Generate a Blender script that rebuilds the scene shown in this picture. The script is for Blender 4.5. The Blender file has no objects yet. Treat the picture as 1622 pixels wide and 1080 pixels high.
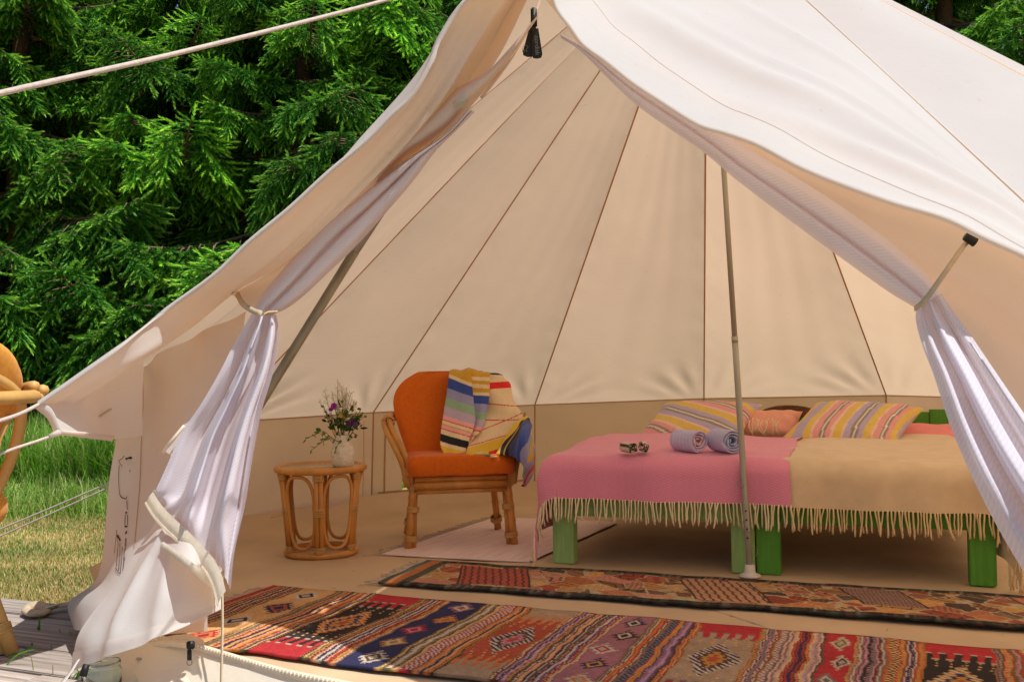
import bpy, bmesh, math, random
import numpy as np
from mathutils import Matrix, Vector, noise

SC = bpy.context.scene
COL = SC.collection
rnd = random.Random(7)

# ------------------------------------------------------------------ camera, world, sun, exposure
FPX, CAMH = 1550.0, 0.96
PITCH, ROLL = math.radians(1.48), math.radians(0.8)
_f = np.array([0, math.cos(PITCH), math.sin(PITCH)]); _r = np.array([1.0, 0, 0]); _u = np.array([0, -math.sin(PITCH), math.cos(PITCH)])
RGT = math.cos(ROLL) * _r - math.sin(ROLL) * _u
UPV = math.sin(ROLL) * _r + math.cos(ROLL) * _u
CPOS = np.array([0, 0, CAMH])
cd = bpy.data.cameras.new('camera'); cam = bpy.data.objects.new('camera', cd); COL.objects.link(cam)
cd.sensor_width = 36.0; cd.lens = 36.0 * FPX / 1622.0; cd.clip_end = 500; cd.clip_start = 0.05
m = Matrix(((RGT[0], UPV[0], -_f[0], 0), (RGT[1], UPV[1], -_f[1], 0), (RGT[2], UPV[2], -_f[2], CAMH), (0, 0, 0, 1)))
cam.matrix_world = m
SC.camera = cam

SUN_EL, SUN_DIR = math.radians(64), (0.829, -0.559)      # direction towards the sun on the ground plane
w = bpy.data.worlds.new('World'); SC.world = w; w.use_nodes = True
nt = w.node_tree
sky = nt.nodes.new('ShaderNodeTexSky'); sky.sky_type = 'NISHITA'; sky.sun_disc = False
sky.sun_elevation = SUN_EL; sky.sun_rotation = math.atan2(SUN_DIR[0], SUN_DIR[1])
nt.links.new(sky.outputs[0], nt.nodes['Background'].inputs[0]); nt.nodes['Background'].inputs[1].default_value = 0.085
sd = bpy.data.lights.new('sun', 'SUN'); sd.energy = 3.7; sd.angle = math.radians(0.5); sd.color = (1.0, 0.975, 0.93)
sun = bpy.data.objects.new('sun', sd); COL.objects.link(sun)
_h = math.hypot(*SUN_DIR)
sdir = Vector((math.cos(SUN_EL) * SUN_DIR[0] / _h, math.cos(SUN_EL) * SUN_DIR[1] / _h, math.sin(SUN_EL)))
sun.rotation_euler = sdir.to_track_quat('Z', 'Y').to_euler(); sun.location = (6, -4, 12)
SC.view_settings.view_transform = 'Standard'; SC.view_settings.look = 'None'
SC.view_settings.gamma = 1.0; SC.view_settings.use_curve_mapping = False
SC.view_settings.exposure = 0.32
SC.cycles.max_bounces = 10; SC.cycles.diffuse_bounces = 7; SC.cycles.transmission_bounces = 8; SC.cycles.transparent_max_bounces = 12
SC.cycles.use_denoising = True
SC.cycles.sample_clamp_indirect = 6.0

def ray(x, y): return _f + (x - 811) / FPX * RGT + (540 - y) / FPX * UPV
def onz(x, y, z=0.0):
    d = ray(x, y); return CPOS + d * ((z - CAMH) / d[2])
def aty(x, y, Y):
    d = ray(x, y); return CPOS + d * (Y / d[1])
class Plane:
    def __init__(s, a, b, c):
        a, b, c = map(np.array, (a, b, c)); n = np.cross(b - a, c - a); n = n / np.linalg.norm(n)
        if n @ (CPOS - a) < 0: n = -n
        s.n, s.a = n, a
    def at(s, x, y, off=0.0):
        d = ray(x, y); t = ((s.a - CPOS) @ s.n + off) / (d @ s.n); return CPOS + d * t

# ------------------------------------------------------------------ helpers: materials
def lin(*c):
    return tuple((v / 255 / 12.92 if v / 255 <= 0.04045 else ((v / 255 + 0.055) / 1.055) ** 2.4) for v in c)
def nodes(name):
    m = bpy.data.materials.new(name); m.use_nodes = True; t = m.node_tree; t.nodes.clear()
    o = t.nodes.new('ShaderNodeOutputMaterial'); return m, t, o
def N(t, k, **kw):
    n = t.nodes.new(k)
    for a, v in kw.items(): setattr(n, a, v)
    return n
def colour_var(t, base, var=0.12, scale=6.0, detail=5.0, coord='Object', attr=None, stretch=(1, 1, 1)):
    """base colour (or colour attribute) times a soft noise: wear and dye unevenness"""
    tc = N(t, 'ShaderNodeTexCoord'); mp = N(t, 'ShaderNodeMapping'); mp.inputs['Scale'].default_value = stretch
    t.links.new(tc.outputs[coord], mp.inputs[0])
    nz = N(t, 'ShaderNodeTexNoise'); nz.inputs['Scale'].default_value = scale; nz.inputs['Detail'].default_value = detail
    t.links.new(mp.outputs[0], nz.inputs['Vector'])
    mr = N(t, 'ShaderNodeMapRange'); mr.inputs[1].default_value = 0.25; mr.inputs[2].default_value = 0.75
    mr.inputs[3].default_value = 1 - var; mr.inputs[4].default_value = 1 + var
    t.links.new(nz.outputs[0], mr.inputs[0])
    mx = N(t, 'ShaderNodeMix', data_type='RGBA', blend_type='MULTIPLY'); mx.inputs[0].default_value = 1.0
    if attr:
        at = N(t, 'ShaderNodeVertexColor', layer_name=attr); t.links.new(at.outputs[0], mx.inputs[6])
    else:
        mx.inputs[6].default_value = (*base, 1)
    t.links.new(mr.outputs[0], mx.inputs[7])
    return mx.outputs[2], mp
def bump(t, mp, scale, dist, detail=4.0, strength=0.6, kind='noise', stretch=None):
    if kind == 'noise':
        b = N(t, 'ShaderNodeTexNoise'); b.inputs['Scale'].default_value = scale; b.inputs['Detail'].default_value = detail
    elif kind == 'wave':
        b = N(t, 'ShaderNodeTexWave'); b.inputs['Scale'].default_value = scale; b.inputs['Distortion'].default_value = 1.0
    else:
        b = N(t, 'ShaderNodeTexVoronoi'); b.inputs['Scale'].default_value = scale
    t.links.new(mp.outputs[0], b.inputs['Vector'])
    bm_ = N(t, 'ShaderNodeBump'); bm_.inputs['Strength'].default_value = strength; bm_.inputs['Distance'].default_value = dist
    t.links.new(b.outputs[0], bm_.inputs['Height'])
    return bm_.outputs[0]
def simple(name, base, rough=0.8, var=0.12, scale=8.0, bscale=60.0, bdist=0.002, attr=None, metal=0.0, stretch=(1, 1, 1), spec=0.3, sheen=0.0, kind='noise'):
    m, t, o = nodes(name); p = N(t, 'ShaderNodeBsdfPrincipled')
    c, mp = colour_var(t, base, var, scale, attr=attr, stretch=stretch)
    t.links.new(c, p.inputs['Base Color']); p.inputs['Roughness'].default_value = rough; p.inputs['Metallic'].default_value = metal
    p.inputs['Specular IOR Level'].default_value = spec
    if sheen: p.inputs['Sheen Weight'].default_value = sheen
    if bdist: t.links.new(bump(t, mp, bscale, bdist, kind=kind), p.inputs['Normal'])
    t.links.new(p.outputs[0], o.inputs[0]); return m
def cloth(name, dif, tra, fac, trans=0.0, var=0.06, scale=3.0, bscale=250.0, bdist=0.001, weave=0.0, wrinkle=0.0):
    """thin fabric that reflects, lets light through, and (mesh) has open holes"""
    m, t, o = nodes(name)
    c, mp = colour_var(t, dif, var, scale)
    c2, _ = colour_var(t, tra, var, scale)
    d = N(t, 'ShaderNodeBsdfDiffuse'); tr = N(t, 'ShaderNodeBsdfTranslucent'); mx = N(t, 'ShaderNodeMixShader'); mx.inputs[0].default_value = fac
    t.links.new(c, d.inputs[0]); t.links.new(c2, tr.inputs[0])
    nb = bump(t, mp, bscale, bdist, strength=0.5)
    if wrinkle:
        st = N(t, 'ShaderNodeTexNoise'); st.inputs['Scale'].default_value = 34; st.inputs['Detail'].default_value = 2; t.links.new(mp.outputs[0], st.inputs['Vector'])
        sr = N(t, 'ShaderNodeMapRange'); sr.inputs[1].default_value = 0.70; sr.inputs[2].default_value = 0.78; sr.inputs[3].default_value = 1.0; sr.inputs[4].default_value = 0.80; t.links.new(st.outputs[0], sr.inputs[0])
        sm = N(t, 'ShaderNodeMix', data_type='RGBA', blend_type='MULTIPLY'); sm.inputs[0].default_value = 1; t.links.new(c, sm.inputs[6]); t.links.new(sr.outputs[0], sm.inputs[7]); t.links.new(sm.outputs[2], d.inputs[0])
        wn = N(t, 'ShaderNodeTexNoise'); wn.inputs['Scale'].default_value = 3.2; wn.inputs['Detail'].default_value = 3; wn.inputs['Distortion'].default_value = 1.2; t.links.new(mp.outputs[0], wn.inputs['Vector'])
        wb = N(t, 'ShaderNodeBump'); wb.inputs['Strength'].default_value = 0.55; wb.inputs['Distance'].default_value = wrinkle
        t.links.new(wn.outputs[0], wb.inputs['Height']); t.links.new(nb, wb.inputs['Normal']); nb = wb.outputs[0]; t.links.new(nb, tr.inputs['Normal'])
    t.links.new(nb, d.inputs['Normal'])
    t.links.new(d.outputs[0], mx.inputs[1]); t.links.new(tr.outputs[0], mx.inputs[2]); out = mx.outputs[0]
    if trans:
        tp = N(t, 'ShaderNodeBsdfTransparent'); m2 = N(t, 'ShaderNodeMixShader')
        tc = N(t, 'ShaderNodeTexCoord'); wv = N(t, 'ShaderNodeTexWave', wave_type='BANDS', bands_direction='DIAGONAL')
        wv.inputs['Scale'].default_value = weave or 55.0; wv.inputs['Distortion'].default_value = 0.6
        t.links.new(tc.outputs['UV'], wv.inputs['Vector'])
        ml = N(t, 'ShaderNodeMath', operation='MULTIPLY_ADD'); ml.inputs[1].default_value = trans * 1.1; ml.inputs[2].default_value = trans * 0.45
        t.links.new(wv.outputs['Fac'], ml.inputs[0]); t.links.new(ml.outputs[0], m2.inputs[0])
        t.links.new(out, m2.inputs[1]); t.links.new(tp.outputs[0], m2.inputs[2]); out = m2.outputs[0]
    t.links.new(out, o.inputs[0]); return m

M = {}
M['canvas'] = cloth('canvas', (0.775, 0.82, 0.815), (0.95, 0.665, 0.44), 0.47, var=0.05, scale=1.6, wrinkle=0.006)
M['canvas_wall'] = cloth('canvas_wall', (0.90, 0.745, 0.61), (0.92, 0.61, 0.40), 0.38, var=0.06, scale=2.5, wrinkle=0.008)  # same canvas as the roof; pinker colour makes up for green bounce light
M['hem_white'] = simple('hem_white', lin(226, 224, 214), 0.85, 0.05, 30)
M['seam'] = simple('shade_brown_seam', lin(184, 144, 110), 0.9, 0.1)  # brown painted in for the light that doubled canvas holds back
M['mesh'] = cloth('insect_mesh', (0.83, 0.80, 0.87), (0.82, 0.77, 0.84), 0.38, trans=0.09, var=0.05, weave=46)
M['tape'] = simple('zip_tape', lin(228, 212, 188), 0.85, 0.08, 30)
M['strap'] = simple('cotton_strap', lin(196, 176, 146), 0.9, 0.1, 40)
M['ground_sheet'] = simple('ground_sheet', lin(204, 178, 144), 0.62, 0.13, 2.6, 7.0, 0.014, spec=0.25)
M['steel'] = simple('galvanised_steel', lin(172, 168, 154), 0.42, 0.2, 14, 120, 0.0004, metal=0.35, stretch=(1, 1, 0.15))
M['steel_dull'] = simple('dull_steel', lin(150, 142, 118), 0.5, 0.25, 14, 120, 0.0004, metal=0.4, stretch=(1, 1, 0.15))
M['wire'] = simple('steel_wire', lin(150, 140, 120), 0.35, 0.1, metal=0.9)
M['plastic_white'] = simple('white_plastic', lin(215, 208, 195), 0.45, 0.05)
M['black'] = simple('black_rubber', lin(22, 22, 24), 0.5, 0.2, spec=0.4)
M['ink'] = simple('black_print', lin(28, 27, 32), 0.8, 0.15, bdist=0)
M['lettering'] = simple('grey_lettering', lin(120, 122, 120), 0.6, 0.1, bdist=0)
M['rope'] = simple('braided_rope', lin(205, 188, 176), 0.85, 0.16, 90, 420, 0.002)
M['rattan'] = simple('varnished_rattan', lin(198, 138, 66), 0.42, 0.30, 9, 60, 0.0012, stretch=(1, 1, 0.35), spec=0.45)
M['rattan_pale'] = simple('sunlit_tone_cane', lin(205, 160, 92), 0.45, 0.28, 9, 60, 0.0012, stretch=(1, 1, 0.35), spec=0.4)  # the same cane as indoors, sunlight put into a paler colour
M['binding'] = simple('cane_binding', lin(202, 160, 96), 0.55, 0.22, 60, 300, 0.002, stretch=(0.2, 0.2, 3))
M['glass_top'] = simple('cane_tabletop', lin(176, 138, 84), 0.25, 0.15, 20, 90, 0.0006, spec=0.5)
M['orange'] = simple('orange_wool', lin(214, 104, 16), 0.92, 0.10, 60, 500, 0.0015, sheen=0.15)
M['orange_pale'] = simple('sunlit_tone_wool', lin(236, 164, 60), 0.92, 0.14, 60, 500, 0.002, sheen=0.15)  # the same orange wool, its sunlit look painted in as a lighter colour
M['piping'] = simple('piping', lin(176, 104, 26), 0.9, 0.1)
M['sill'] = simple('sill_cloth', lin(232, 218, 196), 0.75, 0.05, 3, 30, 0.003)
M['green_pale'] = simple('pale_green_paint', lin(146, 184, 108), 0.55, 0.16, 10, 40, 0.0016, stretch=(6, 6, 0.5))
M['green'] = simple('vivid_green_paint', lin(86, 148, 48), 0.55, 0.18, 10, 40, 0.0016, stretch=(6, 6, 0.5))
M['vase'] = simple('rough_white_clay', lin(222, 212, 192), 0.9, 0.16, 45, 55, 0.010)
M['tassel'] = simple('cream_yarn', lin(236, 218, 178), 0.95, 0.12, 60, 300, 0.001)
M['tassel_beige'] = simple('beige_yarn', lin(228, 202, 152), 0.95, 0.12, 60, 300, 0.001)
M['beige_wool'] = simple('beige_wool', lin(222, 198, 160), 0.95, 0.08, 14, 260, 0.002, sheen=0.2)
M['coral'] = simple('coral_cotton', lin(240, 172, 146), 0.92, 0.08, 20, 260, 0.001)
M['coral_dark'] = simple('rose_cotton', lin(236, 146, 142), 0.92, 0.08, 20, 260, 0.001)
M['wicker'] = simple('brown_wicker', lin(120, 84, 50), 0.7, 0.3, 30, 120, 0.003)
M['striped'] = simple('woven_stripes', None, 0.92, 0.07, 50, 420, 0.0015, attr='col', sheen=0.1)
M['knit'] = simple('knitted_stripes', None, 0.95, 0.06, 60, 260, 0.003, attr='col', sheen=0.15)
M['kilim'] = simple('kilim_weave', None, 0.95, 0.14, 30, 240, 0.0035, attr='col', stretch=(1, 1, 1))
M['fringe'] = simple('rug_fringe', lin(200, 182, 158), 0.95, 0.15, 60)
M['jarglass'], _t, _o = nodes('jar_glass')
_g = N(_t, 'ShaderNodeBsdfGlass'); _g.inputs['Color'].default_value = (0.93, 0.98, 0.96, 1); _g.inputs['IOR'].default_value = 1.45; _g.inputs['Roughness'].default_value = 0.02
_t.links.new(_g.outputs[0], _o.inputs[0])

# pink herringbone blanket: woven zigzag from the cloth's own UV
m, t, o = nodes('pink_herringbone'); M['pink'] = m
p = N(t, 'ShaderNodeBsdfPrincipled'); p.inputs['Roughness'].default_value = 0.95; p.inputs['Sheen Weight'].default_value = 0.2
tc = N(t, 'ShaderNodeTexCoord'); sx = N(t, 'ShaderNodeSeparateXYZ'); t.links.new(tc.outputs['UV'], sx.inputs[0])
def mth(op, a, b=None, c=None):
    n = N(t, 'ShaderNodeMath', operation=op)
    for i, v in enumerate((a, b, c)):
        if v is None: continue
        if isinstance(v, (int, float)): n.inputs[i].default_value = v
        else: t.links.new(v, n.inputs[i])
    return n.outputs[0]
zig = mth('PINGPONG', mth('MULTIPLY', sx.outputs[0], 52.0), 1.0)      # UV is in metres
dia = mth('FRACT', mth('ADD', mth('MULTIPLY', sx.outputs[1], 84.0), zig))
hb = mth('LESS_THAN', dia, 0.36)
nz = N(t, 'ShaderNodeTexNoise'); nz.inputs['Scale'].default_value = 90; t.links.new(tc.outputs['UV'], nz.inputs['Vector'])
fac = mth('MULTIPLY', hb, mth('MULTIPLY_ADD', nz.outputs[0], 0.9, 0.05))
mx = N(t, 'ShaderNodeMix', data_type='RGBA'); mx.inputs[6].default_value = (*lin(226, 134, 162), 1); mx.inputs[7].default_value = (*lin(244, 172, 186), 1)
t.links.new(fac, mx.inputs[0]); t.links.new(mx.outputs[2], p.inputs['Base Color'])
bn = N(t, 'ShaderNodeBump'); bn.inputs['Distance'].default_value = 0.002; bn.inputs['Strength'].default_value = 0.5
t.links.new(dia, bn.inputs['Height']); t.links.new(bn.outputs[0], p.inputs['Normal']); t.links.new(p.outputs[0], o.inputs[0])

# rag rug: fine ribs across
m, t, o = nodes('pink_rag_rug'); M['ragrug'] = m
p = N(t, 'ShaderNodeBsdfPrincipled'); p.inputs['Roughness'].default_value = 0.95
tc = N(t, 'ShaderNodeTexCoord'); mp = N(t, 'ShaderNodeMapping'); mp.inputs['Scale'].default_value = (4, 70, 1); t.links.new(tc.outputs['UV'], mp.inputs[0])
nz = N(t, 'ShaderNodeTexNoise'); nz.inputs['Scale'].default_value = 1.0; nz.inputs['Detail'].default_value = 5; t.links.new(mp.outputs[0], nz.inputs['Vector'])
rp = N(t, 'ShaderNodeValToRGB'); rp.color_ramp.elements[0].position = 0.3; rp.color_ramp.elements[1].position = 0.7
rp.color_ramp.elements[0].color = (*lin(222, 194, 188), 1); rp.color_ramp.elements[1].color = (*lin(242, 226, 218), 1)
t.links.new(nz.outputs[0], rp.inputs[0]); t.links.new(rp.outputs[0], p.inputs['Base Color'])
bn = N(t, 'ShaderNodeBump'); bn.inputs['Distance'].default_value = 0.006; t.links.new(nz.outputs[0], bn.inputs['Height']); t.links.new(bn.outputs[0], p.inputs['Normal'])
t.links.new(p.outputs[0], o.inputs[0])

# ------------------------------------------------------------------ helpers: geometry
class G:
    """collects shapes into one mesh"""
    def __init__(s): s.v = []; s.f = []; s.c = []
    def add(s, v, f, col=None):
        b = len(s.v); s.v += [tuple(map(float, q)) for q in v]; s.f += [tuple(i + b for i in q) for q in f]
        s.c += [col] * len(v)
        return s
    def box(s, lo, hi, bev=0.0):
        (x0, y0, z0), (x1, y1, z1) = lo, hi
        if bev <= 0:
            v = [(x, y, z) for x in (x0, x1) for y in (y0, y1) for z in (z0, z1)]
            return s.add(v, [(0, 1, 3, 2), (4, 6, 7, 5), (0, 4, 5, 1), (2, 3, 7, 6), (0, 2, 6, 4), (1, 5, 7, 3)])
        bm = bmesh.new(); bmesh.ops.create_cube(bm, size=1.0)
        for q in bm.verts: q.co = Vector(((x0 + x1) / 2 + q.co.x * (x1 - x0), (y0 + y1) / 2 + q.co.y * (y1 - y0), (z0 + z1) / 2 + q.co.z * (z1 - z0)))
        bmesh.ops.bevel(bm, geom=bm.edges[:], offset=bev, segments=2, affect='EDGES')
        bm.verts.index_update()
        s.add([q.co[:] for q in bm.verts], [[q.index for q in f.verts] for f in bm.faces]); bm.free(); return s
    def tube(s, pts, r, seg=8, caps=True, closed=False, flat=1.0, col=None):
        pts = [np.array(q, float) for q in pts]; n = len(pts)
        rs = r if hasattr(r, '__len__') else [r] * n
        v = []; up = None
        for i in range(n):
            if closed: tg = pts[(i + 1) % n] - pts[i - 1]
            else: tg = pts[min(i + 1, n - 1)] - pts[max(i - 1, 0)]
            tg = tg / (np.linalg.norm(tg) + 1e-9)
            if up is None:
                up = np.array([0, 0, 1.0]) if abs(tg[2]) < 0.9 else np.array([1.0, 0, 0])
            a = np.cross(tg, up); a /= np.linalg.norm(a) + 1e-9; b = np.cross(a, tg); up = b
            for k in range(seg):
                an = 2 * math.pi * k / seg
                v.append(pts[i] + rs[i] * (math.cos(an) * a + math.sin(an) * b * flat))
        f = []
        for i in range(n if closed else n - 1):
            for k in range(seg):
                j = (i + 1) % n
                f.append((i * seg + k, i * seg + (k + 1) % seg, j * seg + (k + 1) % seg, j * seg + k))
        if caps and not closed:
            f.append(tuple(range(seg))[::-1]); f.append(tuple((n - 1) * seg + k for k in range(seg)))
        return s.add(v, f, col)
    def lathe(s, prof, seg=24, centre=(0, 0, 0), wob=None):
        v = []; f = []
        for i, (r, z) in enumerate(prof):
            for k in range(seg):
                a = 2 * math.pi * k / seg; rr = r * (wob(a, z) if wob else 1)
                v.append((centre[0] + rr * math.cos(a), centre[1] + rr * math.sin(a), centre[2] + z))
        for i in range(len(prof) - 1):
            for k in range(seg):
                f.append((i * seg + k, i * seg + (k + 1) % seg, (i + 1) * seg + (k + 1) % seg, (i + 1) * seg + k))
        f.append(tuple(range(seg))[::-1]); f.append(tuple((len(prof) - 1) * seg + k for k in range(seg)))
        return s.add(v, f)
    def grid(s, P, col=None, flip=False):
        P = np.asarray(P); n, mm = P.shape[:2]
        f = []
        for i in range(n - 1):
            for j in range(mm - 1):
                q = (i * mm + j, i * mm + j + 1, (i + 1) * mm + j + 1, (i + 1) * mm + j); f.append(q[::-1] if flip else q)
        b = len(s.v); s.v += [tuple(map(float, q)) for q in P.reshape(-1, 3)]; s.f += [tuple(i + b for i in q) for q in f]
        s.c += [col] * (n * mm) if col is None or isinstance(col, tuple) else [tuple(q) for q in np.asarray(col).reshape(-1, 3)]
        return s
    def ball(s, c, r, seg=8, rings=6, sc=(1, 1, 1), col=None):
        v = []; f = []
        for i in range(rings + 1):
            th = math.pi * i / rings
            for k in range(seg):
                a = 2 * math.pi * k / seg
                v.append((c[0] + r * sc[0] * math.sin(th) * math.cos(a), c[1] + r * sc[1] * math.sin(th) * math.sin(a), c[2] + r * sc[2] * math.cos(th)))
        for i in range(rings):
            for k in range(seg): f.append((i * seg + k, (i + 1) * seg + k, (i + 1) * seg + (k + 1) % seg, i * seg + (k + 1) % seg))
        return s.add(v, f, col)

def make_mesh(name, g, mat, smooth=True, uv=None):
    me = bpy.data.meshes.new(name); me.from_pydata(g.v, [], g.f)
    if any(c is not None for c in g.c):
        at = me.color_attributes.new('col', 'FLOAT_COLOR', 'POINT')
        arr = np.ones((len(g.v), 4), np.float32); arr[:, :3] = [c if c is not None else (0.5, 0.5, 0.5) for c in g.c]
        at.data.foreach_set('color', arr.ravel())
    if uv is not None:
        ul = me.uv_layers.new(name='uv'); idx = np.zeros(len(me.loops), np.int32); me.loops.foreach_get('vertex_index', idx)
        ul.data.foreach_set('uv', np.asarray(uv, np.float32)[idx].ravel())
    if mat is not None: me.materials.append(mat)
    if smooth: me.polygons.foreach_set('use_smooth', [True] * len(me.polygons))
    me.update(); return me
def link(name, me, parent=None, local=False):
    o = bpy.data.objects.new(name, me); COL.objects.link(o)
    if parent is not None:
        o.parent = parent
        if not local and parent.parent is None: o.matrix_parent_inverse = parent.matrix_basis.inverted()
    return o
def obj(name, g, mat, parent=None, smooth=True, uv=None, local=False):
    return link(name, make_mesh(name, g, mat, smooth, uv), parent, local)
def tag(o, label=None, cat=None, group=None, kind=None):
    if label: o['label'] = label
    if cat: o['category'] = cat
    if group: o['group'] = group
    if kind: o['kind'] = kind
    return o
def thing(name, label, cat, loc=(0, 0, 0), rz=0.0, group=None):
    o = bpy.data.objects.new(name, None); COL.objects.link(o); o.location = loc; o.rotation_euler = (0, 0, rz); o.empty_display_size = 0.1
    return tag(o, label, cat, group)
def spl(pts, n):
    """Catmull-Rom through pts, n samples, chord-length parameter"""
    P = np.asarray(pts, float)
    if len(P) == 2:
        return P[0] + (P[1] - P[0]) * np.linspace(0, 1, n)[:, None]
    d = np.r_[0, np.cumsum(np.linalg.norm(np.diff(P, axis=0), axis=1) + 1e-6)]; d /= d[-1]
    T = np.zeros_like(P); T[1:-1] = (P[2:] - P[:-2]) / (d[2:] - d[:-2])[:, None]; T[0] = (P[1] - P[0]) / (d[1] - d[0]); T[-1] = (P[-1] - P[-2]) / (d[-1] - d[-2])
    out = []
    for x in np.linspace(0, 1, n):
        i = min(max(np.searchsorted(d, x) - 1, 0), len(P) - 2); h = d[i + 1] - d[i]; s = (x - d[i]) / h
        out.append((2 * s**3 - 3 * s**2 + 1) * P[i] + (s**3 - 2 * s**2 + s) * h * T[i] + (-2 * s**3 + 3 * s**2) * P[i + 1] + (s**3 - s**2) * h * T[i + 1])
    return np.array(out)
def loft(curves, n, mm, disp=None):
    """curves run along axis 0; resampled to n points each and mm curves across"""
    C = np.array([spl(c, n) for c in curves])
    P = np.array([spl(C[:, i], mm) for i in range(n)])
    if disp is not None:
        du = np.gradient(P, axis=0); dv = np.gradient(P, axis=1); nn = np.cross(du, dv); nn /= np.linalg.norm(nn, axis=2, keepdims=True) + 1e-9
        flip = np.sign((nn * (CPOS - P)).sum(2).mean()) or 1
        U, V = np.meshgrid(np.linspace(0, 1, n), np.linspace(0, 1, mm), indexing='ij')
        P = P + flip * nn * disp(U, V)[..., None]
    return P
def grid_uv(P):
    n, mm = P.shape[:2]
    a = np.r_[0, np.cumsum(np.linalg.norm(np.diff(P[:, mm // 2], axis=0), axis=1))]; b = np.r_[0, np.cumsum(np.linalg.norm(np.diff(P[n // 2], axis=0), axis=1))]
    U, V = np.meshgrid(a, b, indexing='ij'); return np.stack([U, V], -1).reshape(-1, 2)
def sheet(name, P, mat, parent=None, col=None, uv=True):
    return obj(name, G().grid(P, col), mat, parent, uv=grid_uv(P) if uv else None)
def ribbon(pts, width, nrm, off=0.004, n=None):
    """flat strip of fabric along pts lying on a surface whose normal is nrm"""
    P = spl(pts, n) if n else np.asarray(pts, float); tg = np.gradient(P, axis=0); tg /= np.linalg.norm(tg, axis=1, keepdims=True)
    sd_ = np.cross(tg, np.asarray(nrm, float)); sd_ /= np.linalg.norm(sd_, axis=1, keepdims=True); nn = np.cross(sd_, tg)
    nn *= np.sign((nn * nrm).sum(1))[:, None]
    w2 = width / 2
    return np.stack([P - sd_ * w2 + nn * 0.0005, P - sd_ * w2 + nn * off, P + sd_ * w2 + nn * off, P + sd_ * w2 + nn * 0.0005], 1)
def zw(x, y, z, s=1.0, seed=0.0): return noise.noise(Vector((x * s + seed, y * s, z * s)))

# ================================================================== THE SETTING
ZL, ZD = -0.22, -0.10            # lawn and deck levels; the tent floor is z = 0
m, t, o = nodes('dry_lawn'); M['lawn'] = m
p = N(t, 'ShaderNodeBsdfPrincipled'); p.inputs['Roughness'].default_value = 1.0; p.inputs['Specular IOR Level'].default_value = 0.1
tc = N(t, 'ShaderNodeTexCoord')
def nzr(scale, detail, stops, st=(1, 1, 1)):
    mp = N(t, 'ShaderNodeMapping'); mp.inputs['Scale'].default_value = st; t.links.new(tc.outputs['Object'], mp.inputs[0])
    a = N(t, 'ShaderNodeTexNoise'); a.inputs['Scale'].default_value = scale; a.inputs['Detail'].default_value = detail; t.links.new(mp.outputs[0], a.inputs['Vector'])
    r = N(t, 'ShaderNodeValToRGB'); e = r.color_ramp.elements
    e[0].position, e[1].position = stops[0][0], stops[-1][0]; e[0].color, e[1].color = (*stops[0][1], 1), (*stops[-1][1], 1)
    for ps, c in stops[1:-1]: q = e.new(ps); q.color = (*c, 1)
    t.links.new(a.outputs[0], r.inputs[0]); return r.outputs[0], a.outputs[0]
c1, _ = nzr(1.3, 6, [(0.36, lin(172, 142, 92)), (0.5, lin(212, 186, 130)), (0.6, lin(184, 172, 104)), (0.7, lin(126, 150, 66))])
c2, h2 = nzr(38, 6, [(0.3, (0.45, 0.42, 0.36)), (0.7, (1.25, 1.22, 1.15))])
mx = N(t, 'ShaderNodeMix', data_type='RGBA', blend_type='MULTIPLY'); mx.inputs[0].default_value = 1; t.links.new(c1, mx.inputs[6]); t.links.new(c2, mx.inputs[7])
t.links.new(mx.outputs[2], p.inputs['Base Color']); bn = N(t, 'ShaderNodeBump'); bn.inputs['Distance'].default_value = 0.03; t.links.new(h2, bn.inputs['Height']); t.links.new(bn.outputs[0], p.inputs['Normal'])
t.links.new(p.outputs[0], o.inputs[0])
q = np.array([[(x, y, ZL) for x in np.linspace(-120, 120, 25)] for y in np.linspace(-40, 160, 25)])
tag(obj('lawn', G().grid(q), M['lawn']), 'dry straw coloured mown lawn', kind='structure')

# grass blades on the lawn in view, and the strip of uncut grass below the trees
def blades(name, mat_pal, n, sampler, hmin, hmax, wd, bend, seed):
    r = np.random.default_rng(seed); base = sampler(r, n); h = r.uniform(hmin, hmax, n) * r.uniform(0.6, 1.0, n)
    az = r.uniform(0, 2 * np.pi, n); ln = h * r.uniform(0.1, bend, n)
    d = np.stack([np.cos(az), np.sin(az), np.zeros(n)], 1); s = np.stack([-np.sin(az), np.cos(az), np.zeros(n)], 1) * (wd * r.uniform(0.6, 1.3, n))[:, None]
    up = np.array([0, 0, 1.0])
    mid = base + up * (h * 0.62)[:, None] + d * (ln * 0.4)[:, None]; tip = base + up * (h * np.sqrt(np.clip(1 - (ln / h) ** 2 * 0.5, 0.3, 1)))[:, None] + d * ln[:, None]
    V = np.stack([base - s, base + s, mid - s * 0.75, mid + s * 0.75, tip], 1).reshape(-1, 3)
    k = np.arange(n) * 5
    me = bpy.data.meshes.new(name)
    me.vertices.add(len(V)); me.vertices.foreach_set('co', V.astype(np.float32).ravel())
    tri = np.stack([k, k + 1, k + 3, k, k + 3, k + 2, k + 2, k + 3, k + 4], 1).reshape(-1).astype(np.int32)
    me.loops.add(len(tri)); me.loops.foreach_set('vertex_index', tri); me.polygons.add(len(tri) // 3)
    me.polygons.foreach_set('loop_start', np.arange(0, len(tri), 3, dtype=np.int32))
    pal = np.array(mat_pal); c = pal[r.integers(0, len(pal), n)] * r.uniform(0.75, 1.2, (n, 1)); arr = np.ones((n, 5, 4), np.float32); arr[..., :3] = c[:, None, :]
    me.update(); me.validate(); at = me.color_attributes.new('col', 'FLOAT_COLOR', 'POINT'); at.data.foreach_set('color', arr.ravel())
    return me
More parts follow.
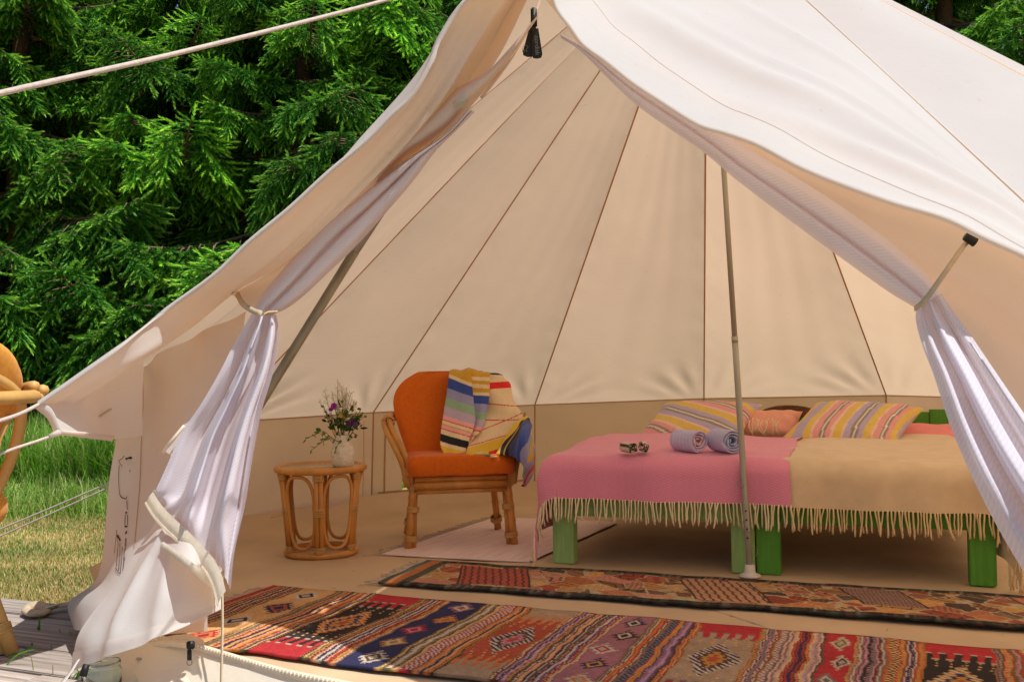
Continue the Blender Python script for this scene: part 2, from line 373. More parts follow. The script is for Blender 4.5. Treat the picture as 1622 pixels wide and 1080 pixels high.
def leafmat(name, fac=0.35, each=False):
    m, t, o = nodes(name); c, mp = colour_var(t, None, 0.25, 1.2, attr='col')
    if each:                                               # every limb a little different in age and tone
        oi = N(t, 'ShaderNodeObjectInfo'); rp = N(t, 'ShaderNodeValToRGB'); e = rp.color_ramp.elements; e[0].color, e[1].color = (0.55, 0.62, 0.6, 1), (1.35, 1.25, 1.1, 1); q = e.new(0.5); q.color = (0.95, 0.95, 0.9, 1)
        ml = N(t, 'ShaderNodeMix', data_type='RGBA', blend_type='MULTIPLY'); ml.inputs[0].default_value = 1; t.links.new(oi.outputs['Random'], rp.inputs[0]); t.links.new(c, ml.inputs[6]); t.links.new(rp.outputs[0], ml.inputs[7]); c = ml.outputs[2]
    d = N(t, 'ShaderNodeBsdfPrincipled'); d.inputs['Roughness'].default_value = 0.55; d.inputs['Specular IOR Level'].default_value = 0.25
    tr = N(t, 'ShaderNodeBsdfTranslucent'); mx = N(t, 'ShaderNodeMixShader'); mx.inputs[0].default_value = fac
    t.links.new(c, d.inputs['Base Color']); t.links.new(c, tr.inputs[0]); t.links.new(d.outputs[0], mx.inputs[1]); t.links.new(tr.outputs[0], mx.inputs[2]); t.links.new(mx.outputs[0], o.inputs[0]); return m
M['blade'] = leafmat('grass_blade')
def samp_lawn(r, n):
    y = 4.6 + 4.6 * r.random(n) ** 1.3; x = -0.56 * y + r.random(n) * (0.26 * y); return np.stack([x, y, np.full(n, ZL)], 1)
tag(link('mown_grass', blades('mown_grass', [lin(214, 190, 134), lin(202, 174, 118), lin(228, 206, 154), lin(182, 178, 104), lin(136, 164, 70)], 60000, samp_lawn, 0.015, 0.045, 0.0022, 0.9, 3)), 'short dry mown grass behind the deck', 'grass', kind='stuff').data.materials.append(M['blade'])
def samp_green(r, n):
    c = r.uniform([-4.6, 5.2], [-2.4, 8.4], (26, 2)); i = r.integers(0, 26, n); p_ = c[i] + r.normal(0, 1, (n, 2)) * np.array([0.22, 0.12]); return np.stack([p_[:, 0], p_[:, 1], np.full(n, ZL)], 1)
tag(link('green_tufts', blades('green_tufts', [lin(86, 132, 44), lin(110, 150, 60)], 9000, samp_green, 0.02, 0.05, 0.0025, 0.9, 4)), 'greener patches in the dry mown lawn', 'grass', kind='stuff').data.materials.append(M['blade'])
def samp_tall(r, n):
    y = 8.9 + 2.6 * r.random(n) ** 1.2; x = -0.62 * y + r.random(n) * (0.36 * y); return np.stack([x, y, np.full(n, ZL)], 1)
tg_pal = [lin(122, 178, 52), lin(144, 196, 66), lin(98, 154, 42), lin(164, 200, 94), lin(186, 190, 124)]
tag(link('uncut_grass', blades('uncut_grass', tg_pal, 42000, samp_tall, 0.35, 0.95, 0.006, 1.0, 5)), 'tall uncut green grass below the spruces', 'grass', kind='stuff').data.materials.append(M['blade'])
def samp_edge(r, n):
    y = 7.7 + 1.5 * r.random(n) ** 0.45; x = -0.62 * y + r.random(n) * (0.36 * y); return np.stack([x, y, np.full(n, ZL)], 1)
tag(link('flopped_grass', blades('flopped_grass', [lin(150, 190, 84), lin(186, 198, 118), lin(124, 170, 62)], 14000, samp_edge, 0.12, 0.42, 0.004, 1.25, 6)), 'flopped pale grass along the mown edge', 'grass', kind='stuff').data.materials.append(M['blade'])

# ------------------------------------------------------------------ spruces: needle sprays on limbs, a few limb meshes shared
M['needle'] = leafmat('spruce_needle', 0.2, True)
M['bark'] = simple('spruce_bark', lin(92, 74, 58), 0.95, 0.3, 9, 24, 0.03)
M['twig'] = simple('spruce_twig', lin(124, 104, 78), 0.9, 0.25, 20, bdist=0)
def limb(seed, L=2.0, young=0.5):
    """one spruce limb along +X: wood, side shoots and finger shoots clothed in needles; returns (needle mesh, wood mesh)"""
    r = np.random.default_rng(seed); fing = []; wood = G()
    def axis(s): return np.array([L * s, 0.10 * L * math.sin(2.2 * s + seed) * s, L * (-0.22 * s + 0.20 * s * s * s)])
    wood.tube([axis(s) for s in np.linspace(0, 1, 9)], [0.022 * (1 - 0.85 * s) + 0.003 for s in np.linspace(0, 1, 9)], 5)
    def fingers(p0, d, ln, gen):
        nf = max(3, int(ln / 0.058)); dd = d / np.linalg.norm(d)
        side = np.cross(dd, [0, 0, 1.0]); side /= np.linalg.norm(side) + 1e-9
        for k in range(nf):
            s = (k + 0.6) / nf; c = p0 + dd * ln * s + np.array([0, 0, -0.12 * ln * s * s]); fl = (0.10 + 0.12 * r.random()) * (1.15 - 0.45 * s)
            for sg in (-1, 1):
                fd = dd * (0.75 + 0.3 * r.random()) + side * sg * (0.75 + 0.3 * r.random()) + np.array([0, 0, -0.50 + 0.65 * r.random() - 0.30])
                fing.append((c, fd / np.linalg.norm(fd), fl, 0.25 + 0.75 * r.random() * (0.5 + 0.5 * s)))
        fing.append((p0 + dd * ln * 0.96 + np.array([0, 0, -0.12 * ln]), dd + np.array([0, 0, 0.15]), 0.15, 1.0))
    for q in range(9):                                     # bare dead twigs near the trunk
        p0 = axis(0.1 + 0.5 * r.random()); d = np.array([0.5 * r.random(), r.normal(0, 0.5), -0.3 - 0.5 * r.random()]); e = p0 + d * 0.45
        wood.tube([p0, (p0 + e) / 2 + r.normal(0, 0.03, 3), e], [0.005, 0.0035, 0.0015], 4)
    ns = 15
    for i in range(ns):
        s = 0.16 + 0.82 * (i + r.random() * 0.5) / ns; p0 = axis(s); tg = axis(min(s + 0.02, 1)) - axis(s - 0.02); tg /= np.linalg.norm(tg)
        for sg in (-1, 1):
            ln = L * (0.36 * (1 - s) ** 0.75 + 0.06) * (0.75 + 0.5 * r.random()) * (0.55 + 0.45 * min(1, s / 0.3)); a = math.radians(48 + 18 * r.random())
            d = tg * math.cos(a) + np.array([0, sg * math.sin(a), 0]) + np.array([0, 0, -0.12 - 0.28 * r.random()])
            e = p0 + d / np.linalg.norm(d) * ln; wood.tube([p0, (p0 + e) / 2 + np.array([0, 0, 0.01]), e + np.array([0, 0, -0.12 * ln])], [0.007, 0.005, 0.002], 4)
            fingers(p0, d, ln, 1)
            # hanging second-order sprays
            for q in range(int(ln / 0.2)):
                u = 0.25 + 0.7 * r.random(); c = p0 + d / np.linalg.norm(d) * ln * u
                dh = d * 0.6 + np.array([(r.random() - 0.5) * 0.7, (r.random() - 0.5) * 0.7, -0.9]); fingers(c, dh, 0.14 + 0.2 * r.random(), 2)
    fingers(axis(0.9), axis(1.0) - axis(0.9), 0.1 * L, 1)
    nf = len(fing); nn = 34
    C = np.array([q[0] for q in fing]); D = np.array([q[1] / np.linalg.norm(q[1]) for q in fing]); FL = np.array([q[2] for q in fing]); TP = np.array([q[3] for q in fing])
    A = np.cross(D, [0.3, 0.2, 0.93]); A /= np.linalg.norm(A, axis=1, keepdims=True); B = np.cross(D, A)
    s = (np.arange(nn) / nn)[None, :] * np.ones((nf, 1)); ph = r.uniform(0, 2 * np.pi, (nf, nn))
    R = np.cos(ph)[..., None] * A[:, None] + np.sin(ph)[..., None] * B[:, None]
    root = C[:, None] + D[:, None] * (s * FL[:, None])[..., None] * 0.95
    nl = 0.028 + 0.012 * r.random((nf, nn)); nd = R * 0.56 + D[:, None] * (0.86 + 0.35 * s[..., None]); nd /= np.linalg.norm(nd, axis=2, keepdims=True)
    tip = root + nd * nl[..., None]; tw = np.cross(nd, R + 0.01); tw /= np.linalg.norm(tw, axis=2, keepdims=True) + 1e-9; wd = 0.0060
    V = np.stack([root - tw * wd, root + tw * wd, tip], 2).reshape(-1, 3)
    # core of each finger: a thin 3-sided spindle
    old = np.array(lin(38, 92, 32)); new = np.array(lin(156, 212, 76)); mid_ = np.array(lin(86, 156, 48))
    xt = np.clip(TP[:, None] * (0.45 + 0.75 * s) * (0.6 + young), 0, 1.1)[..., None]
    rad = np.clip((C[:, 0] / L), 0, 1)[:, None, None]; xt = xt * (0.35 + 0.75 * rad)
    colr = np.where(xt < 0.5, old + (mid_ - old) * xt * 2, mid_ + (new - mid_) * np.clip(xt * 2 - 1, 0, 1.2)) * r.uniform(0.8, 1.2, (nf, nn, 1))
    colr = np.repeat(colr.reshape(-1, 1, 3), 3, 1).reshape(-1, 3)
    me = bpy.data.meshes.new('needles'); me.vertices.add(len(V)); me.vertices.foreach_set('co', V.astype(np.float32).ravel())
    tri = np.arange(len(V), dtype=np.int32); me.loops.add(len(tri)); me.loops.foreach_set('vertex_index', tri); me.polygons.add(len(tri) // 3)
    me.polygons.foreach_set('loop_start', np.arange(0, len(tri), 3, dtype=np.int32)); me.update(); me.validate()
    at = me.color_attributes.new('col', 'FLOAT_COLOR', 'POINT'); arr = np.ones((len(V), 4), np.float32); arr[:, :3] = colr; at.data.foreach_set('color', arr.ravel())
    me.materials.append(M['needle'])
    wm = make_mesh('limb_wood', wood, M['twig'])
    return me, wm, len(V) // 3
LIMBS = [limb(11, 1.45, 0.55), limb(12, 1.45, 0.75), limb(13, 1.45, 0.4), limb(14, 1.45, 0.65), limb(15, 1.45, 0.6), limb(16, 1.45, 0.7)]
def spruce(x, y, h, label, seed, rmax=2.7, zmax=7.0, dens=1.0):
    r = random.Random(seed)
    tr_ = thing('spruce_tree', label, 'tree', (x, y, ZL), 0, 'spruces growing behind the tent')
    g = G(); g.tube([(0.05 * math.sin(z + seed), 0.05 * math.cos(z * 0.8), z) for z in np.linspace(0, h, 10)], [0.17 * (1 - z / h) + 0.02 for z in np.linspace(0, h, 10)], 9)
    obj('trunk', g, M['bark'], tr_, local=True)
    z = 0.35; k = 0
    while z < min(h - 0.4, zmax):
        nb = max(4, int((5.4 if z < 6.0 else 5) * dens)); ph = r.random() * 6.28
        for i in range(nb):
            az = ph + 6.283 * i / nb + r.uniform(-0.3, 0.3); ln = rmax * (1 - z / h) ** 0.8 * r.uniform(0.62, 1.18) + 0.15
            ni, wi, _ = LIMBS[r.randrange(6)]; sc = ln / 1.45
            b = bpy.data.objects.new('limb', wi); COL.objects.link(b); b.parent = tr_
            b.location = (0, 0, z + r.uniform(-0.12, 0.12)); b.rotation_euler = (r.uniform(-0.25, 0.25), r.uniform(-0.22, 0.28) - 0.10 * (z / h), az)
            scl = max(sc, 0.6); b.scale = (scl, scl * 1.05, scl)
            n_ = bpy.data.objects.new('needles', ni); COL.objects.link(n_); n_.parent = b
        z += r.uniform(0.30, 0.46); k += 1
    return tr_
SP = [(-6.1, 12.2, 9.5, 'spruce with the sunniest limbs at the far left behind the cane chair', 1),
      (-4.3, 12.9, 10.5, 'bushy spruce rising over the strip of tall grass', 2),
      (-2.6, 12.1, 9.0, 'spruce whose limbs reach the white edge of the tent roof', 3),
      (-0.9, 12.6, 10.0, 'spruce half hidden by the tent below the guy rope end', 4),
      (-7.8, 14.0, 11.0, 'shaded spruce in the second row at the far left', 5),
      (-3.5, 15.0, 12.0, 'dark spruce seen through the gap between the front spruces', 6),
      (5.4, 12.0, 10.0, 'spruce showing above the white roof at the top right corner', 7),
      (7.6, 12.8, 11.0, 'spruce at the right edge beyond the white roof', 8),
      (0.7, 14.6, 11.0, 'spruce behind the tent ridge, mostly hidden by the roof', 9),
      (-5.6, 15.2, 12.0, 'darkest spruce in the back row left of the tent', 10),
      (-1.9, 14.4, 12.0, 'spruce in the back row just left of the tent peak', 11),
      (-9.4, 12.6, 10.0, 'spruce at the left edge of the picture in the front row', 12),
      (6.6, 15.0, 12.0, 'spruce in the back row above the right side of the roof', 13),
      (3.4, 13.8, 11.0, 'spruce behind the right slope of the roof', 14)]
for x, y, h, lb, sd_ in SP: spruce(x, y, h, lb, sd_)

# far wood behind the garden trees: one dense mass nobody could count
g = G()
rw = np.random.default_rng(77)
for k in range(1500):
    x = rw.uniform(-17, 15); y = 17.5 + rw.uniform(0, 3.5); z = ZL + 12.5 * rw.random(); c = np.array([x, y, z]); ln = rw.uniform(0.7, 1.5); an = rw.uniform(0, 6.28)
    d = np.array([math.cos(an), math.sin(an), -0.35]); sdv = np.array([-d[1], d[0], 0.2]); P = np.array([[c + d * ln * u + sdv * ln * 0.42 * w_ * t_ + np.array([0, 0, -0.3 * ln * abs(t_)]) for t_ in (-1, -0.4, 0.4, 1)] for u, w_ in ((0, 0.5), (0.35, 1.0), (0.7, 0.7), (1, 0.1))])
    g.grid(P + rw.normal(0, 0.06, P.shape), tuple(np.array(lin(38, 84, 34)) * rw.uniform(0.6, 1.2)))
tag(obj('far_wood', g, M['needle'], smooth=False), 'dense dark wood behind the garden spruces', 'wood', kind='stuff')

# ------------------------------------------------------------------ deck: weathered boards laid across the front
m, t, o = nodes('weathered_board'); M['board'] = m
p = N(t, 'ShaderNodeBsdfPrincipled'); p.inputs['Roughness'].default_value = 0.85
tc = N(t, 'ShaderNodeTexCoord'); oi = N(t, 'ShaderNodeObjectInfo')
mp = N(t, 'ShaderNodeMapping'); mp.inputs['Scale'].default_value = (1.2, 26, 10); t.links.new(tc.outputs['Object'], mp.inputs[0]); t.links.new(oi.outputs['Location'], mp.inputs[1])
nz = N(t, 'ShaderNodeTexNoise'); nz.inputs['Scale'].default_value = 1.6; nz.inputs['Detail'].default_value = 8; t.links.new(mp.outputs[0], nz.inputs['Vector'])
rp = N(t, 'ShaderNodeValToRGB'); e = rp.color_ramp.elements; e[0].position, e[1].position = 0.28, 0.72; e[0].color, e[1].color = (*lin(140, 124, 112), 1), (*lin(214, 202, 190), 1)
t.links.new(nz.outputs[0], rp.inputs[0])
mr = N(t, 'ShaderNodeMapRange'); mr.inputs[3].default_value = 0.78; mr.inputs[4].default_value = 1.1; t.links.new(oi.outputs['Random'], mr.inputs[0])
mx = N(t, 'ShaderNodeMix', data_type='RGBA', blend_type='MULTIPLY'); mx.inputs[0].default_value = 1; t.links.new(rp.outputs[0], mx.inputs[6]); t.links.new(mr.outputs[0], mx.inputs[7])
t.links.new(mx.outputs[2], p.inputs['Base Color']); bn = N(t, 'ShaderNodeBump'); bn.inputs['Distance'].default_value = 0.006; t.links.new(nz.outputs[0], bn.inputs['Height']); t.links.new(bn.outputs[0], p.inputs['Normal']); t.links.new(p.outputs[0], o.inputs[0])
DE1 = np.array([0.925, -0.38, 0]); DE2 = np.array([0.38, 0.925, 0])
deck = bpy.data.objects.new('deck', None); COL.objects.link(deck); deck.location = (-1.5, 3.5, ZD); tag(deck, 'deck of weathered grey boards under the tent', kind='structure')
deck.rotation_euler = (0, 0, math.atan2(DE1[1], DE1[0]))
j = 0; b = -2.6
while b < 2.3:
    wd = rnd.choice([0.17, 0.195, 0.195, 0.22])
    # left end follows the stepped edge seen behind the cane chair
    left = -0.45 - 0.30 * max(b, 0) if b > 0.72 else -2.2
    left += rnd.uniform(-0.05, 0.05)
    cuts = [left, left + rnd.uniform(1.2, 2.6), 3.2] if b < 0.9 else [left, 3.2]
    for a0, a1 in zip(cuts[:-1], cuts[1:]):
        g = G().box((a0 - (a0 + a1) / 2 + 0.003, -wd / 2, -0.028), (a1 - (a0 + a1) / 2 - 0.003, wd / 2, 0), 0.004)
        pk = obj('plank', g, M['board'], deck, smooth=False, local=True); pk.location = ((a0 + a1) / 2, b + wd / 2, rnd.uniform(-0.004, 0.002)); pk.rotation_euler = (rnd.uniform(-0.012, 0.012), 0, rnd.uniform(-0.003, 0.003))
    b += wd + rnd.uniform(0.006, 0.012); j += 1
g = G()
for a0 in np.arange(-2.0, 3.2, 0.6): g.box((a0, -2.6, -0.12), (a0 + 0.05, 2.25 if a0 > -0.5 else 0.75, -0.034))
obj('joist', g, M['board'], deck, smooth=False, local=True)

# ================================================================== THE TENT
C0 = np.array([1.07, 4.48, 0.0]); APEX = aty(1120, -145, 4.5); RE = 2.95
A = np.array([0.10, 3.35, 2.30])                         # top of the door
RR = np.array([1.45, 1.75, 0.75])                        # right front eave corner
tent = thing('bell_tent', 'large cream canvas bell tent with both door flaps tied open', 'tent', tuple(C0))
def eave(a, r=RE, z=0.69):
    a = math.radians(a); return np.array([C0[0] + r * math.cos(a), C0[1] + r * math.sin(a), z])
ANG = [208.7, 183.5, 158.3, 133.1, 107.9, 82.7, 57.5, 32.3, 7.1, -18.1, -43.3, -62.0, -79.5]
EZ = {183.5: 0.70, 158.3: 0.668, 133.1: 0.664, 107.9: 0.675, 82.7: 0.70, 57.5: 0.72}
def gore(a0, a1, over=0.0, seed=0, bulge=0.0):
    e0, e1 = eave(a0, z=EZ.get(a0, 0.70)), eave(a1, z=EZ.get(a1, 0.70)); n, mm = 100, 44; P = np.zeros((n, mm, 3))
    dn = np.cross(e1 - APEX, e0 - APEX); dn /= np.linalg.norm(dn); dn *= -1 if dn[2] > 0 else 1       # inward
    for i in range(n):
        s = (i / (n - 1)) * (1 + over / 3.8)
        for j in range(mm):
            u = j / (mm - 1); q = APEX + ((1 - u) * e0 + u * e1 - APEX) * max(s, 0.012)
            sag = 0.055 * math.sin(math.pi * u) * math.sin(math.pi * min(s, 1.0)) ** 0.8
            # pull folds radiating from the two eave corners
            for uu, sg in ((u, 1), (1 - u, -1)):
                an = math.atan2(uu * 1.25, (1.03 - min(s, 1.03)) * 3.8 + 0.02); dd_ = math.hypot(uu * 1.25, (1.03 - min(s, 1.03)) * 3.8)
                sag += 0.016 * math.sin(an * 17 + seed * 2 + sg) * math.exp(-((dd_ - 0.26) / 0.28) ** 2) * min(1, uu * 8) * min(1, max(0, (1 - s) * 18))
            sag += 0.006 * zw(u * 2.2, s * 3, 0, 1.0, seed * 9.1) * math.sin(math.pi * u) * min(1, max(0, (1 - s) * 18))
            sag += (0.0022 * math.sin(s * 95 + seed) * (math.exp(-((u - 0.05) / 0.03) ** 2) + math.exp(-((u - 0.95) / 0.03) ** 2)) + 0.0022 * math.sin(u * 31 + 4 * zw(s * 2, u, seed)) * math.sin(math.pi * u) * min(1, s * 2)) * min(1, max(0, (1 - s) * 18))
            P[i, j] = q + dn * sag
    return P
seam_up = lambda a: [APEX + (eave(a, z=EZ.get(a, 0.70)) - APEX) * s for s in np.linspace(0.03, 1.0, 24)]
for k in range(1, len(ANG) - 2):
    sheet('roof_panel', gore(ANG[k], ANG[k + 1], seed=k), M['canvas'], tent)
for a in ANG[1:-1]:
    e = eave(a); cin = np.array([C0[0] * 0.3 + APEX[0] * 0.7, C0[1], 0.9])
    pts = np.array(seam_up(a)); nr = cin - pts.mean(0); nr /= np.linalg.norm(nr)
    if a < 0: continue
    P = ribbon(pts, 0.009, nr, 0.004)
    obj('roof_seam', G().grid(P), M['seam'], tent, smooth=False)
def floor_ring(a, r, z): return eave(a, r, z)
wall_ang = [190.0] + ANG[2:-1] + [-79.5]
wall_ang = [177.0, 158.3, 133.1, 107.9, 82.7, 57.5, 32.3, 7.1, -18.1, -43.3, -62.0, -79.5]
for k in range(len(wall_ang) - 1):
    a0, a1 = wall_ang[k], wall_ang[k + 1]; n, mm = 14, 30; P = np.zeros((n, mm, 3)); t0, t1 = eave(a0, z=EZ.get(a0, 0.70)), eave(a1, z=EZ.get(a1, 0.70)); b0, b1 = eave(a0, 2.99, -0.05), eave(a1, 2.99, -0.05)
    for i in range(n):
        s = i / (n - 1)
        for j in range(mm):
            u = j / (mm - 1); q = (1 - s) * ((1 - u) * t0 + u * t1) + s * ((1 - u) * b0 + u * b1)
            d = C0 - q; d[2] = 0; d /= np.linalg.norm(d)
            P[i, j] = q + d * min(1, s * 3) * min(1, u * 7, (1 - u) * 7) * (0.012 * math.sin(u * 9 + k) * s + 0.05 * s * math.sin(math.pi * u) * (0.5 + 0.5 * zw(u * 3, k, 0)) + 0.016 * zw(u * 5 + s * 3, s * 2, k, 1.5))
    g = G(); g.grid(P)
    if a0 == 133.1:                       # the mesh corner of a zipped window, left open behind the chair
        keep = []
        for ff, q in enumerate(g.f):
            i, j = divmod(ff, mm - 1)
            if not (5 <= i <= 9 and 5 <= j <= 5 + (i - 5) // 3): keep.append(q)
        g.f = keep
    obj('wall_panel', g, M['canvas_wall'], tent, uv=grid_uv(P))
    inn = lambda i, j: P[i, j] + (C0 - P[i, j]) * np.array([0.004, 0.004, 0])
    nr = C0 - P[6, 15]; nr[2] = 0
    obj('wall_seam', G().grid(ribbon([P[i, 0] for i in range(n)], 0.010, nr, 0.005)), M['seam'], tent, smooth=False)
    obj('eave_seam', G().grid(ribbon([P[0, j] + np.array([0, 0, -0.004]) for j in range(mm)], 0.007, nr, 0.004)), M['seam'], tent, smooth=False)
    if a0 in (133.1, 82.7, 57.5, 158.3):
        for (i0, j0, i1, j1) in (((12, 2, 12, 27) if a0 != 133.1 else (10, 1, 10, 27)), (1, 2, 12, 2), (1, 27, 12, 27)):
            pl = [P[int(round(i0 + (i1 - i0) * s)), int(round(j0 + (j1 - j0) * s))] for s in np.linspace(0, 1, 12)]
            if i0 != i1: pl = [P[i0 + (i1 - i0) * q // 11, j0] for q in range(12)]
            obj('window_hem', G().grid(ribbon(pl, 0.010, nr, 0.005)), M['seam'] if a0 == 133.1 else M['canvas_wall'], tent, smooth=False)

# groundsheet with its raised tub edge, folds and the door sill
SILL = spl([(-1.52, 3.66, 0), (-1.36, 3.42, 0), (-1.03, 3.19, 0), (-0.60, 2.86, 0), (0.3, 2.40, 0), (1.3, 1.95, 0), (2.0, 1.72, 0)], 40)
ringp = [eave(a, 2.93, 0) for a in np.linspace(184, -72, 100)][::1]
bound = np.array(list(SILL[::-1]) + ringp)
ctr = np.array([0.55, 4.2, 0]); n = 26; P = np.zeros((n, len(bound) + 1, 3))
for j in range(len(bound) + 1):
    e = bound[j % len(bound)]; is_sill = (j % len(bound)) < 40
    for i in range(n):
        s = (i / (n - 1)) ** 0.8; q = ctr + (e - ctr) * s; dist = np.linalg.norm(e - ctr) * (1 - s)
        z = 0.006 * zw(q[0], q[1], 0, 2.6) + 0.003 * zw(q[0], q[1], 3, 7.0)
        if not is_sill:
            fold = 0.018 * max(0, zw(q[0] * 1.0, q[1] * 1.0, 5, 5.0)) * math.exp(-((dist - 0.22) / 0.16) ** 2); z += fold
            z += 0.11 * max(0, 1 - dist / 0.13) ** 1.3
        else: z += 0.06 * max(0, 1 - dist / 0.18) ** 2
        P[i, j] = (q[0], q[1], z)
obj('groundsheet', G().grid(P), M['ground_sheet'], tent)
top = np.array([p_ + np.array([0, 0, 0.062]) for p_ in SILL]); out_n = np.array([-0.5, -0.86, 0])
rows = [top, top + out_n * 0.05 + np.array([0, 0, -0.06]), top + out_n * 0.13 + np.array([0, 0, -0.155])]
rows = [np.array([q + 0.010 * np.array([zw(q[0] * 4, q[1] * 4, k), zw(q[0] * 4, q[1] * 4, k + 7), 0]) for q in r_]) for k, r_ in enumerate(rows)]
sheet('door_sill', loft(rows, 60, 12), M['sill'], tent)
obj('zip', G().grid(ribbon(top + np.array([0, 0, 0.004]), 0.022, np.array([-0.4, -0.7, 0.55]), 0.006, 160)), M['tape'], tent)
g = G()
for q0, q1 in zip(spl(top, 260)[:-1], spl(top, 260)[1:]):
    c = (q0 + q1) / 2 + np.array([-0.002, -0.006, 0.012]); g.box(c - np.array([0.003, 0.0045, 0.0028]), c + np.array([0.003, 0.0045, 0.0028]))
tag(obj('zip_teeth', g, M['tape'], tent, smooth=False), kind='stuff')

# centre pole, with its collar, holes, spring clips and foot
BASE = onz(1188, 908, 0.02); PT = APEX + np.array([0.0, 0, -0.02]); pd = (PT - BASE) / np.linalg.norm(PT - BASE)
pole = obj('tent_pole', G().tube([BASE + pd * s for s in np.linspace(0.0, 1.06, 6)], 0.0142, 16), M['steel'], tent)
obj('upper_tube', G().tube([BASE + pd * 1.04, BASE + pd * np.linalg.norm(PT - BASE)], 0.0124, 16), M['steel'], pole)
obj('collar', G().tube([BASE + pd * 1.035, BASE + pd * 1.062], 0.0152, 16), M['steel'], pole)
obj('pole_foot', G().lathe([(0.048, -0.012), (0.048, -0.005), (0.030, 0.002), (0.024, 0.010), (0.022, 0.040), (0.016, 0.041)], 24, BASE), M['plastic_white'], pole)
for h in (0.16, 0.20, 0.24, 0.28):
    c = BASE + pd * h + np.array([-0.004, -0.0142, 0]); obj('pole_hole', G().ball(c, 0.0045, 8, 6), M['black'], pole)
for h, dx in ((0.10, 0.024), (0.215, -0.016), (0.40, -0.018)):
    c = BASE + pd * h + np.array([dx, -0.012, 0]); a = np.linspace(0, 6.283, 18)[:-1]
    obj('spring_clip', G().tube([c + np.array([0.014 * math.cos(q), 0.004 * math.sin(q), 0.018 * math.sin(q)]) for q in a], 0.0018, 6, closed=True), M['wire'], pole)
    if h == 0.215: obj('spring_clip', G().tube([c + np.array([x, -0.012, -0.02 - 0.01 * abs(x) / 0.04]) for x in np.linspace(-0.01, 0.05, 6)], 0.002, 6), M['wire'], pole)

# ------------------------------------------------------------------ door front, left side
PL = Plane(A, (-1.60, 3.70, 0.0), (-0.62, 2.90, 0.0))
L_ = lambda x, y, off=0.0: PL.at(x, y, off)
# A-frame pole behind the left flap
fp = obj('door_pole', G().tube([L_(845, -30, -0.04), L_(560, 402, -0.06)], 0.0155, 14), M['steel'], tent)
obj('lower_tube', G().tube([L_(562, 398, -0.06), L_(402, 656, -0.10), L_(300, 820, -0.12)], 0.018, 14), M['steel_dull'], fp)
# roof overhang of the left front: underside seen from the door, its edge, and the sunlit top beyond it
edge = [(868, -120), (742, 0), (695, 66), (684, 97), (651, 155), (620, 185), (581, 225), (520, 276), (459, 332), (395, 385), (340, 437), (260, 495), (190, 550), (120, 600), (62, 640)]
def eY(i): return 0.24 + 0.05 * min(1, i / 10)
FRONT = L_(864, -70, 0.26)
K0 = np.array([L_(x, y, eY(i)) for i, (x, y) in enumerate(edge)])
K0[0] = FRONT; K0[-1] = aty(62, 640, 3.35); K0[-2] = aty(120, 600, 3.36); K0[-3] = aty(190, 550, 3.40)
K1 = [L_(x, y, o_) for x, y, o_ in [(872, -80, 0.18), (772, 0, 0.18), (730, 60, 0.18), (672, 155, 0.18), (610, 230, 0.18), (505, 335, 0.17), (415, 420, 0.16), (310, 505, 0.14)]] + [aty(205, 575, 3.46), aty(135, 615, 3.42), aty(72, 650, 3.40)]
K2 = [L_(x, y, o_) for x, y, o_ in [(876, -90, 0.08), (800, 0, 0.12), (752, 75, 0.13), (695, 165, 0.15), (628, 245, 0.14), (535, 340, 0.12), (445, 420, 0.08), (368, 466, 0.02), (290, 528, 0.01)]] + [aty(226, 571, 3.58), aty(150, 622, 3.50), aty(85, 664, 3.44)]
K3 = [L_(x, y, o_) for x, y, o_ in [(880, -90, 0.0), (835, 0, 0.03), (790, 90, 0.04), (732, 170, 0.05), (655, 260, 0.07), (560, 352, 0.06), (470, 432, 0.04), (405, 492, 0.02)]]
# underside of the overhang
over = loft([K0, K1, K2], 90, 26, lambda U, V: 0.006 * np.sin(V * 14 + 3 * U) * np.sin(np.pi * V) + 0.004 * np.sin(U * 23 + V * 5) * np.sin(np.pi * V))
sheet('roof_overhang', over, M['canvas'], tent)
K2a = K2[:9]
fold = loft([K2a[:8], [L_(x, y, o_) for x, y, o_ in [(878, -95, -0.02), (815, 0, -0.01), (768, 85, -0.01), (712, 170, 0.0), (640, 255, 0.03), (548, 346, 0.03), (455, 428, 0.03), (385, 482, 0.03)]], K3], 80, 24)
sheet('door_flap', fold, M['canvas'], tent)
# hem along the overhang edge
hem = ribbon(spl(K0, 90), 0.022, PL.n, 0.006)
obj('edge_hem', G().grid(hem), M['canvas'], tent)
# top of the left front roof: from the edge back up over to the first seam
sv = np.array([APEX + (eave(183.5) - APEX) * s for s in np.linspace(0.02, 0.975, 14)])
ridge = spl([APEX, (APEX + A) / 2 + np.array([0, 0, -0.03]), A + np.array([-0.02, -0.05, 0.05])], 8)
top_edge = spl(K0, 14)
lift = np.sin(np.linspace(0, 1, 14) * math.pi) ** 0.7
def up(q, y_px, back): return q
sil = [(868, -125), (750, -12), (700, 60), (668, 108), (634, 150), (575, 214), (534, 260), (459, 327), (395, 382), (338, 436), (258, 494), (188, 549), (118, 599), (60, 639)]
S1 = [K0i + np.array([0, 0.16, 0]) for K0i in top_edge]
S1 = [aty(x, y, K0[min(i, 14)][1] + 0.12 + 0.10 * l) for i, ((x, y), l) in enumerate(zip(sil, lift))]
S2 = [q * 0.55 + s_ * 0.45 + np.array([-0.02, 0.05, 0.02]) * l for q, s_, l in zip(S1, sv, lift)]
sheet('roof_panel', loft([top_edge, S1, S2, sv], 60, 24), M['canvas'], tent)
sheet('roof_panel', loft([[APEX, FRONT + np.array([0, 0.01, 0.003])], [APEX * 0.93 + sv[6] * 0.07, K0[0] * 0.6 + sv[2] * 0.4], [sv[0], sv[2]]], 16, 10), M['canvas'], tent)
